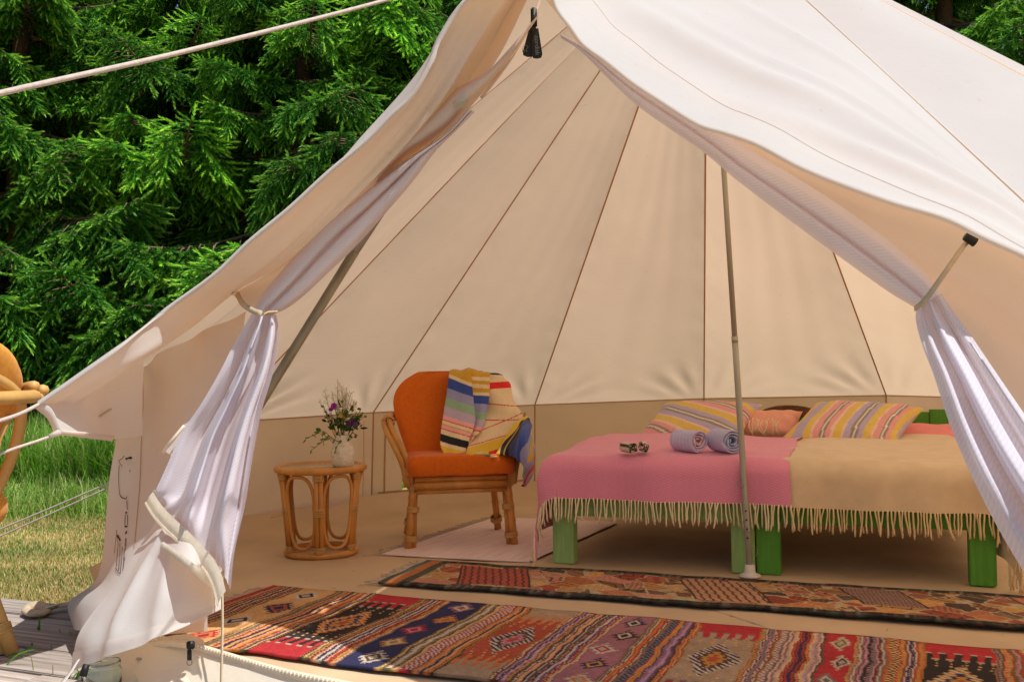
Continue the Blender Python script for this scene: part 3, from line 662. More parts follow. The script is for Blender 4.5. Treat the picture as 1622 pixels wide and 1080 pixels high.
# small eave flap left of the wall, under the overhang
fl = loft([[aty(62, 641, 3.36), aty(80, 656, 3.36), aty(95, 686, 3.36)], [aty(120, 625, 3.46), aty(130, 650, 3.47), aty(140, 690, 3.46)], [aty(170, 600, 3.60), aty(172, 645, 3.62), aty(182, 695, 3.64)], [aty(228, 572, 3.66), aty(226, 620, 3.70), aty(226, 690, 3.75)]], 14, 20)
sheet('eave_flap', fl, M['canvas'], tent)
obj('edge_hem', G().grid(ribbon([aty(62, 640, 3.355), aty(80, 656, 3.355), aty(95, 686, 3.355)], 0.035, PL.n, 0.006, 16)), M['canvas'], tent)
obj('edge_hem', G().grid(ribbon([aty(97, 686, 3.35), aty(140, 690, 3.45), aty(182, 695, 3.63)], 0.02, PL.n, 0.006, 16)), M['canvas'], tent)
obj('webbing_loop', G().grid(ribbon([aty(176, 649, 3.60), aty(158, 661, 3.56)], 0.018, PL.n, 0.006, 6)), M['strap'], tent)
# side wall by the door, with the printed outline
W0 = [aty(212, 585, 3.72), L_(228, 571, -0.02), L_(300, 536, -0.02), L_(392, 494, -0.02)]
rowsW = [W0,
         [aty(200, 640, 3.78), L_(232, 638), L_(300, 640, -0.01), L_(372, 640, -0.02)],
         [aty(183, 700, 3.84), L_(222, 700), L_(285, 700, -0.01), L_(345, 700, -0.02)],
         [aty(174, 760, 3.86), L_(214, 760), L_(275, 760), L_(335, 760, -0.02)],
         [aty(169, 820, 3.88), L_(206, 820), L_(265, 820), L_(330, 820, -0.02)],
         [aty(161, 885, 3.92), L_(196, 880, 0.01), L_(255, 880), L_(330, 880, -0.02)],
         [aty(149, 920, 3.98), L_(184, 925, 0.04), L_(250, 930), L_(330, 930, -0.02)],
         [aty(107, 953, 4.10), L_(158, 962, 0.08), L_(240, 970, 0.03), L_(330, 970)],
         [aty(116, 996, 3.86), L_(150, 1000, 0.10), L_(240, 1005, 0.04), L_(330, 1000)]]
wallW = loft(rowsW, 40, 90, lambda U, V: 0.010 * np.sin(U * 26) * np.exp(-((V - 0.05) / 0.08) ** 2) + 0.005 * np.sin(9 * U + 6 * V))
wallW = np.transpose(wallW, (1, 0, 2))
sheet('door_wall', wallW, M['canvas'], tent)
PW = Plane(L_(215, 700), L_(206, 820), L_(275, 760))
seam_pts = [(226, 592), (227, 640), (224, 700), (222, 760), (218, 810), (213, 866)]
# printed outline and word, traced stroke by stroke (flat print)
def mk(x, y): return 160 + x / 4.5, 690 + y / 4.5
_wp = wallW.reshape(-1, 3); _wd = _wp - CPOS; _wk = _wd @ _f; _wx = np.stack([811 + FPX * (_wd @ RGT) / _wk, 540 - FPX * (_wd @ UPV) / _wk], 1)
def on_wall(x, y, off=0.004):
    d2 = ((_wx - (x, y)) ** 2).sum(1); ii = np.argsort(d2)[:5]; w_ = 1 / (d2[ii] + 0.5); dep = (_wp[ii, 1] * w_).sum() / w_.sum()
    return aty(x, y, dep - off * 1.6)
strokes = [([(166, 143), (150, 165), (126, 178)], 5), ([(126, 178), (140, 200), (152, 218)], 3), ([(175, 166), (198, 160), (220, 156)], 22), ([(131, 208), (128, 260), (128, 330), (132, 400), (136, 422)], 4),
           ([(136, 420), (150, 440), (182, 450)], 7), ([(182, 450), (187, 430)], 5), ([(186, 460), (188, 524)], 5), ([(180, 540), (181, 556)], 17), ([(174, 562), (172, 600), (172, 636)], 5), ([(191, 562), (191, 600), (189, 634)], 5), ([(171, 640), (180, 648), (190, 640)], 10),
           ([(180, 680), (179, 700)], 18), ([(176, 730), (172, 790)], 4), ([(181, 730), (178, 790), (174, 820)], 3), ([(110, 670), (113, 690), (104, 760), (97, 836)], 3), ([(116, 706), (128, 726), (140, 750)], 11), ([(116, 706), (124, 760), (118, 830), (114, 930)], 3), ([(136, 760), (136, 850), (128, 960)], 3), ([(152, 790), (150, 870), (140, 975)], 3),
           ([(167, 868), (166, 890)], 9), ([(106, 940), (128, 976), (144, 980)], 4), ([(168, 800), (165, 900), (158, 960)], 3), ([(206, 244), (208, 256)], 5)]
obj('wall_seam', G().grid(ribbon([on_wall(x, y, 0.003) for x, y in spl([(a_, b_, 0) for a_, b_ in seam_pts], 24)[:, :2]], 0.0035, PL.n, 0.0015)), M['seam'], tent, smooth=False)
g = G()
for pts, wpx in strokes:
    pp = spl([(*mk(*q), 0) for q in pts], 8)[:, :2]; P3 = [on_wall(x, y) for x, y in pp]; wm = wpx / 4.5 * 3.6 / FPX
    P = ribbon(P3, wm, PL.n, 0.0015, 8); g.grid(P)
obj('printed_emblem', g, M['ink'], tent, smooth=False)

tgv = L_(366, 945, 0.2) - L_(245, 778, 0.2); tgv /= np.linalg.norm(tgv); dvec = np.cross(PL.n, tgv); dvec *= -np.sign(dvec[2])
# big sunlit door flap hanging over the sill
rowsF = [[L_(268, 775, 0.03), L_(290, 800, 0.05), L_(318, 830, 0.05), L_(352, 862, 0.05)],
         [L_(243, 832, 0.12), L_(272, 848, 0.17), L_(308, 868, 0.14), L_(352, 900, 0.06)],
         [L_(207, 885, 0.16), L_(244, 890, 0.20), L_(296, 902, 0.17), L_(352, 930, 0.06)],
         [L_(173, 938, 0.20), L_(215, 940, 0.24), L_(285, 945, 0.20), L_(353, 950, 0.06)],
         [L_(145, 972, 0.24), L_(185, 985, 0.27), L_(265, 975, 0.22), L_(352, 957, 0.07)],
         [L_(122, 1010, 0.27), L_(152, 1020, 0.29), L_(245, 1000, 0.24), L_(352, 961, 0.07)],
         [L_(114, 1062, 0.24), L_(146, 1050, 0.28), L_(246, 1013, 0.24), L_(352, 964, 0.07)]]
flapF = np.transpose(loft(rowsF, 44, 60, lambda U, V: 0.014 * np.exp(-((U - 0.30 - 0.10 * V) / 0.05) ** 2) + 0.010 * np.exp(-((U - 0.52 - 0.15 * V) / 0.04) ** 2) + 0.004 * np.sin(U * 23 - 9 * V) * np.sin(np.pi * U)), (1, 0, 2))
df = sheet('door_flap', flapF, M['canvas'], tent)
obj('hem', G().grid(flapF[-6:] + PL.n * 0.004), M['canvas'], df)
# inner turned-back corner with its own hem
rowsI = [[L_(252, 812, 0.10), L_(280, 818, 0.16), L_(322, 850, 0.10)], [L_(254, 836, 0.14), L_(300, 862, 0.20), L_(345, 905, 0.12)], [L_(256, 866, 0.20), L_(302, 900, 0.245), L_(350, 942, 0.12)]]
inn_ = np.transpose(loft(rowsI, 30, 24), (1, 0, 2)); fi = sheet('turned_corner', inn_, M['canvas'], df)
hs2 = spl(inn_[-1], 40); obj('hem', G().grid(loft([hs2 - dvec * 0.02 + PL.n * 0.004, hs2 - dvec * 0.01 + PL.n * 0.007, hs2 + dvec * 0.003 + PL.n * 0.004], 40, 5)), M['tape'], fi)
# sheet below the flap towards the sill (left piece with eyelet)
rowsB = [[L_(196, 1020, 0.06), L_(250, 1010, 0.05), L_(296, 1004, 0.04), L_(322, 1012, 0.03)], [L_(206, 1050, 0.10), L_(262, 1046, 0.08), L_(300, 1040, 0.06), L_(330, 1038, 0.04)], [L_(222, 1084, 0.14), L_(275, 1084, 0.11), L_(312, 1080, 0.08), L_(340, 1074, 0.06)]]
sheet('sill_corner', loft(rowsB, 40, 20), M['sill'], tent)
c = L_(220, 1043, 0.105); obj('eyelet', G().lathe([(0.010, 0), (0.010, 0.003), (0.005, 0.003)], 16, c), M['steel'], tent)
obj('zip', G().grid(ribbon([L_(x, y, 0.075) for x, y in [(212, 1021), (250, 1018), (285, 1019), (306, 1022)]], 0.024, PL.n, 0.006, 30)), M['tape'], tent)
zs = obj('zip_pull', G().box(L_(302, 1022, 0.12) - np.array([0.012, 0.008, 0.010]), L_(302, 1022, 0.12) + np.array([0.012, 0.008, 0.014]), 0.003), M['black'], tent)
a = L_(300, 1030, 0.135); obj('tab', G().box(a + np.array([-0.007, -0.003, -0.030]), a + np.array([0.007, 0.003, 0.004]), 0.002), M['black'], zs)
a = a + np.array([0, 0, -0.036]); obj('ring', G().tube([a + np.array([0.008 * math.cos(q), 0, 0.009 * math.sin(q)]) for q in np.linspace(0, 6.283, 15)[:-1]], 0.0016, 6, closed=True), M['wire'], zs)
# peg loop and black toggle at the corner of the flap
obj('peg_strap', G().grid(ribbon([L_(124, 1046, 0.30), L_(110, 1068, 0.33), L_(92, 1090, 0.36)], 0.02, PL.n, 0.004, 10)), M['canvas'], tent)
obj('toggle', G().tube([L_(137, 1052, 0.34), L_(131, 1070, 0.34)], [0.010, 0.012], 10), M['black'], tent)
# cord hanging from the mesh
obj('cord', G().grid(ribbon([L_(352, 905, 0.11), L_(353, 980, 0.12), L_(352, 1040, 0.13), L_(351, 1100, 0.14)], 0.010, PL.n, 0.003, 16)), M['strap'], tent)

# left insect-mesh curtain: gathered above the tie, spread below it
up_L = [(742, 172), (706, 212), (640, 258), (598, 287), (560, 314), (520, 344), (480, 388), (447, 428), (412, 470), (400, 492)]
up_R = [(752, 178), (716, 214), (690, 240), (652, 290), (602, 348), (560, 394), (520, 432), (484, 466), (455, 488), (436, 497)]
cl = []
for (x0, y0), (x1, y1) in zip(up_L, up_R):
    row = [L_(x0 + (x1 - x0) * s, y0 + (y1 - y0) * s, 0.03 + o_) for s, o_ in ((0, 0.02), (0.2, 0.10), (0.42, 0.09), (0.52, 0.02), (0.62, 0.08), (0.85, 0.07), (1, 0.0))]
    cl.append(row)
cur = np.transpose(loft(np.transpose(np.array(cl), (1, 0, 2)), 70, 44), (0, 1, 2))
mc = sheet('mesh_curtain', cur, M['mesh'], tent)
dn_L = [(400, 495), (392, 508), (371, 545), (349, 590), (320, 640), (287, 688), (264, 738), (245, 776)]
dn_R = [(437, 498), (440, 515), (439, 545), (430, 592), (414, 645), (404, 695), (396, 745), (388, 800)]
cl = []
for i, ((x0, y0), (x1, y1)) in enumerate(zip(dn_L, dn_R)):
    k = i / 7.0; row = []
    for j in range(15):
        s = j / 14; f_ = (0.035 + 0.05 * k) * math.sin(s * 17.0 + 0.7 * k) * (0.35 + 0.65 * math.sin(math.pi * s)) + 0.02 * math.sin(s * 31 + 1.3)
        row.append(L_(x0 + (x1 - x0) * s, y0 + (y1 - y0) * s, 0.13 + 0.05 * k + f_ * (1 - 0.35 * k)))
    cl.append(row)
hemL = [(245, 778), (262, 806), (282, 828), (302, 846), (325, 870), (345, 892), (358, 915), (366, 945)]
last = []
for j in range(15):
    s = j / 14; pp = spl([(a_, b_, 0) for a_, b_ in hemL], 15)[j]; last.append(L_(pp[0], pp[1], 0.165 + 0.008 * math.sin(s * 17.0 + 0.7)))
midr = []
for j in range(15):
    q0 = cl[-1][j]; midr.append(q0 * 0.45 + last[j] * 0.55 + PL.n * 0.01)
cl += [midr, last]
dn = loft(np.array(cl), 60, 70, lambda U, V: 0.004 * np.sin(U * 60 + 4 * V))
sheet('mesh_curtain', np.transpose(dn, (1, 0, 2)), M['mesh'], tent)
hp = np.array(last); hs = spl(hp, 64)[4:]
hrow = [hs - dvec * 0.016 + PL.n * 0.030, hs + dvec * 0.008 + PL.n * 0.033, hs + dvec * 0.028 + PL.n * 0.030]
hem_o = sheet('curtain_hem', loft(hrow, 60, 8), M['tape'], tent)
hp = hrow[2]
g = G()
for q in spl(hp + dvec * 0.004, 80): g.box(q - np.array([0.0028, 0.003, 0.0045]), q + np.array([0.0028, 0.003, 0.0045]))
tag(obj('zip_teeth', g, M['tape'], tent, smooth=False), kind='stuff')
# a loose corner with its cord end left of the curtain
loose = loft([[L_(300, 650, 0.10), L_(282, 690, 0.14), L_(262, 715, 0.16)], [L_(312, 668, 0.12), L_(290, 702, 0.16), L_(272, 722, 0.17)]], 16, 8)
sheet('curtain_corner', loose, M['canvas'], tent)
obj('corner_cord', G().tube(spl([L_(258, 716, 0.18), L_(272, 698, 0.19), L_(292, 674, 0.17)], 10), 0.006, 8), M['tape'], tent)
# rolled canvas above the mesh, with its zip and a pale patch
rollT = [(850, 26), (806, 78), (766, 118), (722, 140), (690, 164), (652, 196), (622, 226), (600, 262), (592, 288)]
rollB = [(853, 28), (814, 86), (780, 128), (744, 172), (716, 206), (686, 226), (650, 246), (618, 270), (596, 290)]
cr = [[L_(x0 + (x1 - x0) * s, y0 + (y1 - y0) * s, o_) for s, o_ in ((0, 0.05), (0.3, 0.13), (0.62, 0.12), (0.85, 0.05), (1, 0.02))] for (x0, y0), (x1, y1) in zip(rollT, rollB)]
roll = loft(np.transpose(np.array(cr), (1, 0, 2)), 50, 24)
rl = sheet('rolled_flap', roll, M['canvas'], tent)
obj('zip', G().tube(spl([L_(x, y, 0.06) for x, y in [(744, 176), (716, 208), (686, 230), (650, 252), (616, 274), (580, 302)]], 40), 0.007, 8), M['tape'], tent)
obj('patch', G().grid(loft([[L_(716, 162, 0.135), L_(736, 148, 0.12)], [L_(722, 176, 0.13), L_(742, 162, 0.115)]], 5, 5)), M['strap'], rl)
# inner edge of the left door: dark fold running up to the top
obj('door_edge', G().tube(spl([L_(x, y, 0.02) for x, y in [(870, -60), (848, 22), (818, 78), (800, 106), (762, 156)]], 30), 0.006, 8), M['canvas'], tent)
# tie and toggle
tie = spl([L_(377, 466, 0.06), L_(384, 480, 0.12), L_(397, 490, 0.20), L_(415, 497, 0.24), L_(438, 497, 0.17)], 24)
obj('tie_strap', G().grid(ribbon(tie, 0.020, PL.n, 0.005)), M['strap'], tent)
c = L_(369, 461, 0.07)
tg_ = obj('toggle', G().ball(c, 0.017, 14, 10, (1, 0.7, 1)), M['tape'], tent); obj('toggle_face', G().ball(c + PL.n * 0.007 + np.array([0.002, 0, 0]), 0.013, 14, 10, (1, 0.8, 1)), M['black'], tg_)

# ------------------------------------------------------------------ door front, right side
PR = Plane(A, RR, (0.35, 2.42, 0.0))
R_ = lambda x, y, off=0.0: PR.at(x, y, off)
fe = [(862, -30), (880, 8), (905, 45), (925, 72), (960, 98), (1000, 130), (1045, 160), (1110, 200), (1150, 212), (1200, 230), (1260, 262), (1300, 280), (1360, 303), (1420, 324), (1500, 348), (1560, 378), (1622, 406), (1760, 478), (1980, 610)]
FE = np.array([R_(x, y, 0.24 + 0.04 * min(1, i / 8)) for i, (x, y) in enumerate(fe)]); FE[0] = FRONT
seamR = np.array([APEX + (RR + np.array([0.0, 0.05, 0.02]) - APEX) * s for s in np.linspace(0.0, 1.04, 19)])
ridgeA = spl([A + np.array([0, -0.04, 0.05]), APEX], 5)
fly_mid = [q * 0.55 + s_ * 0.45 + np.array([0.0, 0.0, 0.05]) * math.sin(math.pi * k / 18) for k, (q, s_) in enumerate(zip(FE, seamR))]
def flyfold(U, V):
    s = 0.0
    for u0, v0, sl, am, wd in ((0.35, 0.30, 0.9, 0.030, 0.05), (0.45, 0.45, 0.9, 0.018, 0.04), (0.62, 0.25, 1.1, 0.020, 0.05), (0.5, 0.75, 1.0, 0.014, 0.03), (0.8, 0.5, 1.4, 0.020, 0.05), (0.75, 0.15, 0.7, 0.015, 0.04)):
        d_ = (V - v0) - sl * (U - u0) * 0.5; s = s + am * np.exp(-(d_ / wd) ** 2) * np.exp(-((U - u0) / 0.28) ** 2)
    return (s + 0.010 * np.sin(U * 9 + V * 4)) * np.sin(np.pi * np.clip(V, 0, 1)) ** 0.5 * np.clip((V - 0.04) / 0.2, 0, 1)
fly = loft([FE, fly_mid, seamR], 130, 50, flyfold)
fl_ = sheet('roof_fly', fly, M['canvas'], tent)
obj('edge_hem', G().grid(ribbon(spl(FE, 120) , 0.012, PR.n, 0.006)), M['canvas'], fl_)
hem2 = np.array([fly[i, 6] for i in range(130)]); obj('stitch_line', G().grid(ribbon(hem2, 0.004, PR.n, 0.0008)), M['canvas'], fl_, smooth=False)
obj('fly_seam', G().grid(ribbon(seamR[1:] + PR.n * 0.004, 0.018, np.array([0.5, -0.5, 0.7]), 0.0012, 60)), M['canvas'], tent)
# - APEX) * s + np.array([0.003, -0.004, 0.004]) for s in np.linspace(0.03, 1, 20)], 0.024, np.array([0.4, -0.5, 0.75]), 0.003, 60)), M['hem_white'], tent)
g0 = gore(-79.5, -62.0, seed=12)
rr_s = [APEX + (RR + np.array([0.0, 0.05, 0.02]) - APEX) * s for s in np.linspace(0.01, 1.04, 16)]
ss_s = [APEX + (eave(-62.0) - APEX) * s for s in np.linspace(0.01, 1.04, 16)]
sheet('roof_panel', loft([rr_s, [(q + s_) / 2 + np.array([0.0, -0.01, 0.02]) for q, s_ in zip(rr_s, ss_s)], ss_s], 40, 16), M['canvas'], tent)
# canvas door half drawn aside below the fly
U0 = [R_(x, y, 0.00) for x, y in [(868, -20), (908, 40), (962, 88), (1046, 150), (1112, 190), (1202, 218), (1295, 268), (1400, 310), (1500, 335), (1622, 395), (1800, 490), (2000, 610)]]
U1 = [R_(x, y, -0.02) for x, y in [(866, -12), (912, 52), (975, 112), (1062, 178), (1140, 228), (1235, 278), (1330, 330), (1430, 378), (1530, 430), (1640, 500), (1800, 620), (1960, 720)]]
U2 = [R_(x, y, -0.05) for x, y in [(864, -4), (915, 68), (990, 140), (1085, 215), (1170, 280), (1270, 350), (1370, 420), (1462, 478), (1540, 548), (1630, 680), (1700, 800), (1780, 930)]]
dr = loft([U0, U1, U2], 90, 26, lambda U, V: 0.02 * np.sin(V * 8 + U * 5) * np.sin(np.pi * V) + 0.008 * np.sin(U * 30 + V * 3))
sheet('door_flap', dr, M['canvas'], tent)
# right mesh curtain: gathered along the edge down to the tie
gt = [(884, 52), (935, 80), (1000, 118), (1075, 164), (1130, 200), (1185, 236), (1300, 306), (1400, 376), (1452, 420), (1492, 463)]
gb = [(890, 62), (915, 78), (1000, 160), (1060, 204), (1115, 242), (1165, 284), (1252, 350), (1345, 418), (1410, 464), (1452, 489)]
cl = [[R_(x0 + (x1 - x0) * s, y0 + (y1 - y0) * s, 0.03 + 0.009 * gi + o_) for s, o_ in ((0, 0.0), (0.2, 0.06), (0.45, 0.06), (0.55, 0.02), (0.65, 0.06), (0.85, 0.05), (1, -0.01))] for gi, ((x0, y0), (x1, y1)) in enumerate(zip(gt, gb))]
for i in range(7): cl[i] = [q if i > 5 else q for q in cl[i]]
sheet('mesh_curtain', loft(np.transpose(np.array(cl), (1, 0, 2)), 80, 36), M['mesh'], tent)
hl = [(1453, 489), (1452, 508), (1462, 545), (1482, 595), (1508, 672), (1542, 752), (1582, 832), (1622, 902), (1690, 1020)]
hr = [(1491, 463), (1508, 490), (1536, 530), (1572, 585), (1622, 660), (1690, 760), (1770, 870), (1850, 960), (1950, 1080)]
cl = []
for i, ((x0, y0), (x1, y1)) in enumerate(zip(hl, hr)):
    k = i / 8.0; row = []
    for j in range(15):
        s = j / 14; f_ = (0.02 + 0.09 * k) * math.sin(s * 15.5 - 0.4) * (0.3 + 0.7 * math.sin(math.pi * s))
        row.append(R_(x0 + (x1 - x0) * s, y0 + (y1 - y0) * s, 0.14 + 0.26 * min(1, k * 1.6) + f_ * 0.8))
    cl.append(row)
sheet('mesh_curtain', np.transpose(loft(np.array(cl), 60, 60, lambda U, V: 0.004 * np.sin(U * 50 + 3 * V)), (1, 0, 2)), M['mesh'], tent)
tie = spl([R_(1532, 384, 0.10), R_(1512, 412, 0.16), R_(1488, 446, 0.22), R_(1466, 476, 0.24), R_(1451, 489, 0.20)], 24)
obj('tie_strap', G().grid(ribbon(tie, 0.011, PR.n, 0.004)), M['strap'], tent)
c = R_(1536, 379, 0.12); obj('toggle', G().tube([c + np.array([-0.010, 0, 0.006]), c + np.array([0.012, 0, -0.006])], [0.009, 0.012], 12), M['black'], tent)
# zip pulls at the top of the door, with their lettered tags
zc = L_(846, 34, 0.06)
zp = obj('zip_pull', G().box(zc + np.array([-0.011, -0.006, -0.022]), zc + np.array([0.010, 0.006, 0.045]), 0.004), M['black'], tent)
px = 3.3 / FPX
def tagmesh(cx, cy, ang, h0, w0, w1, th=0.0028):
    g = G(); prof = [(-w0, 0), (w0, 0), (w1, -h0 * 0.86), (w1 * 0.8, -h0 * 0.97), (0, -h0), (-w1 * 0.8, -h0 * 0.97), (-w1, -h0 * 0.86)]
    ca, sa = math.cos(ang), math.sin(ang); cc = L_(cx, cy, 0.07)
    v = [cc + np.array([ca * x - sa * z, dy, sa * x + ca * z]) for dy in (-th, th) for x, z in prof]; n_ = len(prof)
    g.add(v, [tuple(range(n_)), tuple(range(n_, 2 * n_))[::-1]] + [(i, i + n_, (i + 1) % n_ + n_, (i + 1) % n_) for i in range(n_)]); return g
ta = obj('pull_tag', tagmesh(844, 44, math.radians(-11), 46 * px, 5 * px, 8.5 * px), M['black'], zp, smooth=False)
tb = obj('pull_tag', tagmesh(848, 46, math.radians(3), 46 * px, 4.5 * px, 8 * px), M['black'], zp, smooth=False)
def text(body, size, origin, xdir, zup, parent, name='lettering', mat='lettering', extrude=0.0003):
    cu = bpy.data.curves.new(name, 'FONT'); cu.body = body; cu.size = size; cu.extrude = extrude; cu.align_x = 'CENTER'; cu.align_y = 'CENTER'
    x = Vector(xdir).normalized(); n_ = x.cross(Vector(zup)).normalized(); y = n_.cross(x)
    R = Matrix(((x.x, y.x, n_.x, origin[0]), (x.y, y.y, n_.y, origin[1]), (x.z, y.z, n_.z, origin[2]), (0, 0, 0, 1)))
    tmp = bpy.data.objects.new(name, cu); COL.objects.link(tmp); dg = bpy.context.evaluated_depsgraph_get(); me = bpy.data.meshes.new_from_object(tmp.evaluated_get(dg)); bpy.data.objects.remove(tmp)
    me.transform(R); me.materials.clear(); me.materials.append(M[mat]); return link(name, me, parent)
text('nordisk', 0.021, L_(850.5, 73, 0.07) + np.array([0, -0.0045, 0]), (0.05, 0, -1), (0.0, -0.0, 1) if False else (1, 0, 0.05), zp)
g = G(); cb = L_(832, 78, 0.07) + np.array([0, -0.0042, 0])
bear = [(-4, -5), (-4.5, 0), (-2, 4), (2, 4.5), (4.5, 2)], [(-4, -5), (-2.5, -1.5), (-1, -5)], [(1, -5), (1.5, -1), (4.5, 2)], [(1, -5), (3, -4)]
for ln in bear: g.grid(ribbon([cb + np.array([x * px, 0, y * px]) for x, y in ln], 0.0014, np.array([0, -1, 0]), 0.0006, 10))
obj('bear_emblem', g, M['lettering'], zp, smooth=False)

# ------------------------------------------------------------------ guy ropes
def rope(name, pts, r, n=30, lab=None):
    o_ = obj(name, G().tube(spl(pts, n), r, 8), M['rope'], tent); return o_
rope('guy_rope', [aty(-420, 247, 1.20), aty(0, 148, 1.52), aty(300, 80, 1.95), aty(610, 1, 2.65), aty(800, -55, 3.25)], 0.0048, 40)
rope('guy_rope', [aty(62, 640, 3.35), aty(30, 656, 3.2), aty(-30, 676, 3.0), aty(-200, 740, 2.6)], 0.0065)
rope('guy_rope', [aty(95, 686, 3.36), aty(60, 698, 3.3), aty(10, 715, 3.2), aty(-120, 770, 3.0)], 0.0050)
obj('rope_splice', G().tube([aty(96, 684, 3.35), aty(78, 691, 3.33)], [0.012, 0.007], 8), M['canvas'], tent)
rope('guy_rope', [aty(215, 745, 4.6), aty(170, 766, 4.7), aty(0, 838, 4.9), aty(-150, 900, 5.1)], 0.0045)
rope('guy_rope', [aty(215, 752, 4.6), aty(170, 773, 4.66), aty(0, 849, 4.8), aty(-150, 915, 4.95)], 0.0040)

# ================================================================== FURNITURE
# ------------------------------------------------------------------ two single beds pushed together
BO = np.array([0.184, 4.769, 0.0]); E1 = np.array([0.9465, -0.3227, 0]); E2 = np.array([0.3227, 0.9465, 0]); BANG = math.atan2(E1[1], E1[0])
def bed(label, s0, wdt, mat):
    o_ = thing('bed_frame', label, 'bed', tuple(BO + E1 * s0), BANG, 'single beds pushed together')
    lft, rgt = (0.46, 0.46) if s0 == 0 else (0.54, 0.66)
    for (x, y) in ((0.0, 0.0), (wdt - 0.105, 0.0), (0.0, 1.92), (wdt - 0.105, 1.92)):
        hgt = 0.33 if y < 1 else lft if x < 0.1 else rgt
        obj('leg', G().box((x, y, 0.004), (x + 0.105, y + 0.075, hgt), 0.004), mat, o_, smooth=False, local=True)
    obj('end_rail', G().box((0.107, 0.012, 0.235), (wdt - 0.107, 0.045, 0.335), 0.003), mat, o_, smooth=False, local=True)
    obj('side_rail', G().box((0.012, 0.078, 0.235), (0.045, 1.917, 0.335), 0.003), mat, o_, smooth=False, local=True)
    obj('side_rail', G().box((wdt - 0.045, 0.078, 0.235), (wdt - 0.012, 1.917, 0.335), 0.003), mat, o_, smooth=False, local=True)
    obj('headboard', G().box((0.107, 1.93, 0.25), (wdt - 0.107, 1.965, 0.45 if s0 == 0 else 0.645), 0.004), mat, o_, smooth=False, local=True)
    g = G()
    for k in range(12): g.box((0.047, 0.12 + 0.15 * k, 0.30), (wdt - 0.047, 0.22 + 0.15 * k, 0.318))
    obj('slat_light_block', g, M['board'], o_, smooth=False, local=True)  # unseen slats, added to block light and keep it dark under the bed
    return o_
bed('pale green bed frame under the pink herringbone blanket', 0.0, 0.955, M['green_pale'])
bed('vivid green bed frame under the beige fringed blanket', 0.962, 0.985, M['green'])
MT = 0.522                                              # top of the mattresses
def bedpt(s, t_, z): return BO + E1 * s + E2 * t_ + np.array([0, 0, z])
def drape(s0, s1, t0, t1, sl, sr, lift=0.0, n=120, mm=110, seed=0, front=-0.045, r=0.075, edge_l=-0.03, edge_r=1.975, wob=0.0):
    """blanket in its own cloth coordinates laid over the mattresses; beyond an edge it rolls over and hangs"""
    P = np.zeros((n, mm, 3)); UVs = np.zeros((n, mm, 2))
    def roll(d):                                        # d = distance past the start of the rounded edge
        if d <= 0: return d, 0.0
        a = d / r
        if a < math.pi / 2: return r * math.sin(a), r * (1 - math.cos(a))
        return r, r + (d - r * math.pi / 2)
    for i in range(n):
        for j in range(mm):
            a = s0 + (s1 - s0) * i / (n - 1); b = t0 + (t1 - t0) * j / (mm - 1)
            fx, fz = roll(front + r - b); b2 = front + r - fx
            if a < 0.5: ex, ez = roll(edge_l + r - a) if sl else (edge_l + r - a, 0); a2 = edge_l + r - ex
            else: ex, ez = roll(a - (edge_r - r)) if sr else (a - edge_r + r, 0); a2 = edge_r - r + ex
            drop = fz + ez
            if fz > 0 and ez > 0:
                k = min(fz, ez); drop = max(fz, ez) + 0.78 * k
                fl_ = 0.30 * k
                b2 -= fl_ * 0.55; a2 += fl_ * (-1 if a < 0.5 else 1) * 0.8
            z = MT + lift - drop + 0.016 * zw(a, b, seed, 2.0) * (1 if drop < 0.02 else 0.4) + 0.007 * zw(a, b * 2, seed, 5) + 0.02 * math.sin(math.pi * min(1, max(0, b / 1.9))) * (1 - math.exp(-((a - 0.96) / 0.18) ** 2) * 0.6)
            amp = min(1, drop / 0.2)
            q = bedpt(a2, b2, max(z, 0.02)) - E2 * (0.014 * amp * (math.sin(a * 11 + seed) + 0.6 * math.sin(a * 23 + seed * 2)) if fz > 0 else 0)
            if ez > 0: q = q + E1 * (-1 if a < 0.5 else 1) * 0.02 * amp * math.sin(b * 13 + seed)
            if wob: q = q + E1 * wob * zw(b * 3, a, seed, 1.0)
            P[i, j] = q; UVs[i, j] = (a, b)
    return P, UVs.reshape(-1, 2)
TASS = []
for k in range(8):
    r_ = random.Random(40 + k); g = G(); pts = [np.array([0, 0, 0.004])]; x = 0; y = 0
    for q in range(1, 6):
        x += r_.uniform(-0.004, 0.004); y += r_.uniform(-0.002, 0.003); pts.append(np.array([x, y, -0.021 * q]))
    g.tube(spl(pts, 7), [0.0036, 0.0040, 0.0038, 0.0042, 0.0040, 0.0044, 0.0034], 5); TASS.append(g)
tass_me = {c: [make_mesh('tassel', g, M[c]) for g in TASS] for c in ('tassel', 'tassel_beige')}
def tassels(parent, pts, mat, outv, seed, step=0.0165):
    r_ = random.Random(seed); L = np.r_[0, np.cumsum(np.linalg.norm(np.diff(pts, axis=0), axis=1))]; k = step * 0.4
    while k < L[-1]:
        q = np.array([np.interp(k, L, pts[:, c]) for c in range(3)])
        o_ = bpy.data.objects.new('tassel', r_.choice(tass_me[mat])); COL.objects.link(o_); o_.parent = parent; o_.matrix_parent_inverse = parent.matrix_basis.inverted()
        o_.location = q; o_.rotation_euler = (r_.gauss(0, 0.05), r_.gauss(0, 0.08), r_.uniform(0, 6.28)); sc = r_.uniform(0.85, 1.12); o_.scale = (sc, sc, sc if q[2] > 0.13 else max(0.4, (q[2] - 0.008) / 0.105) * sc)
        k += step * r_.uniform(0.7, 1.35)
bb = thing('beige_blanket', 'plain beige wool blanket with fringe spread over the right hand bed', 'blanket', tuple(bedpt(1.5, 0.5, MT)))
P, UVb = drape(1.075, 2.34, -0.215, 1.72, False, True, 0.0, 110, 120, seed=3, r=0.085)
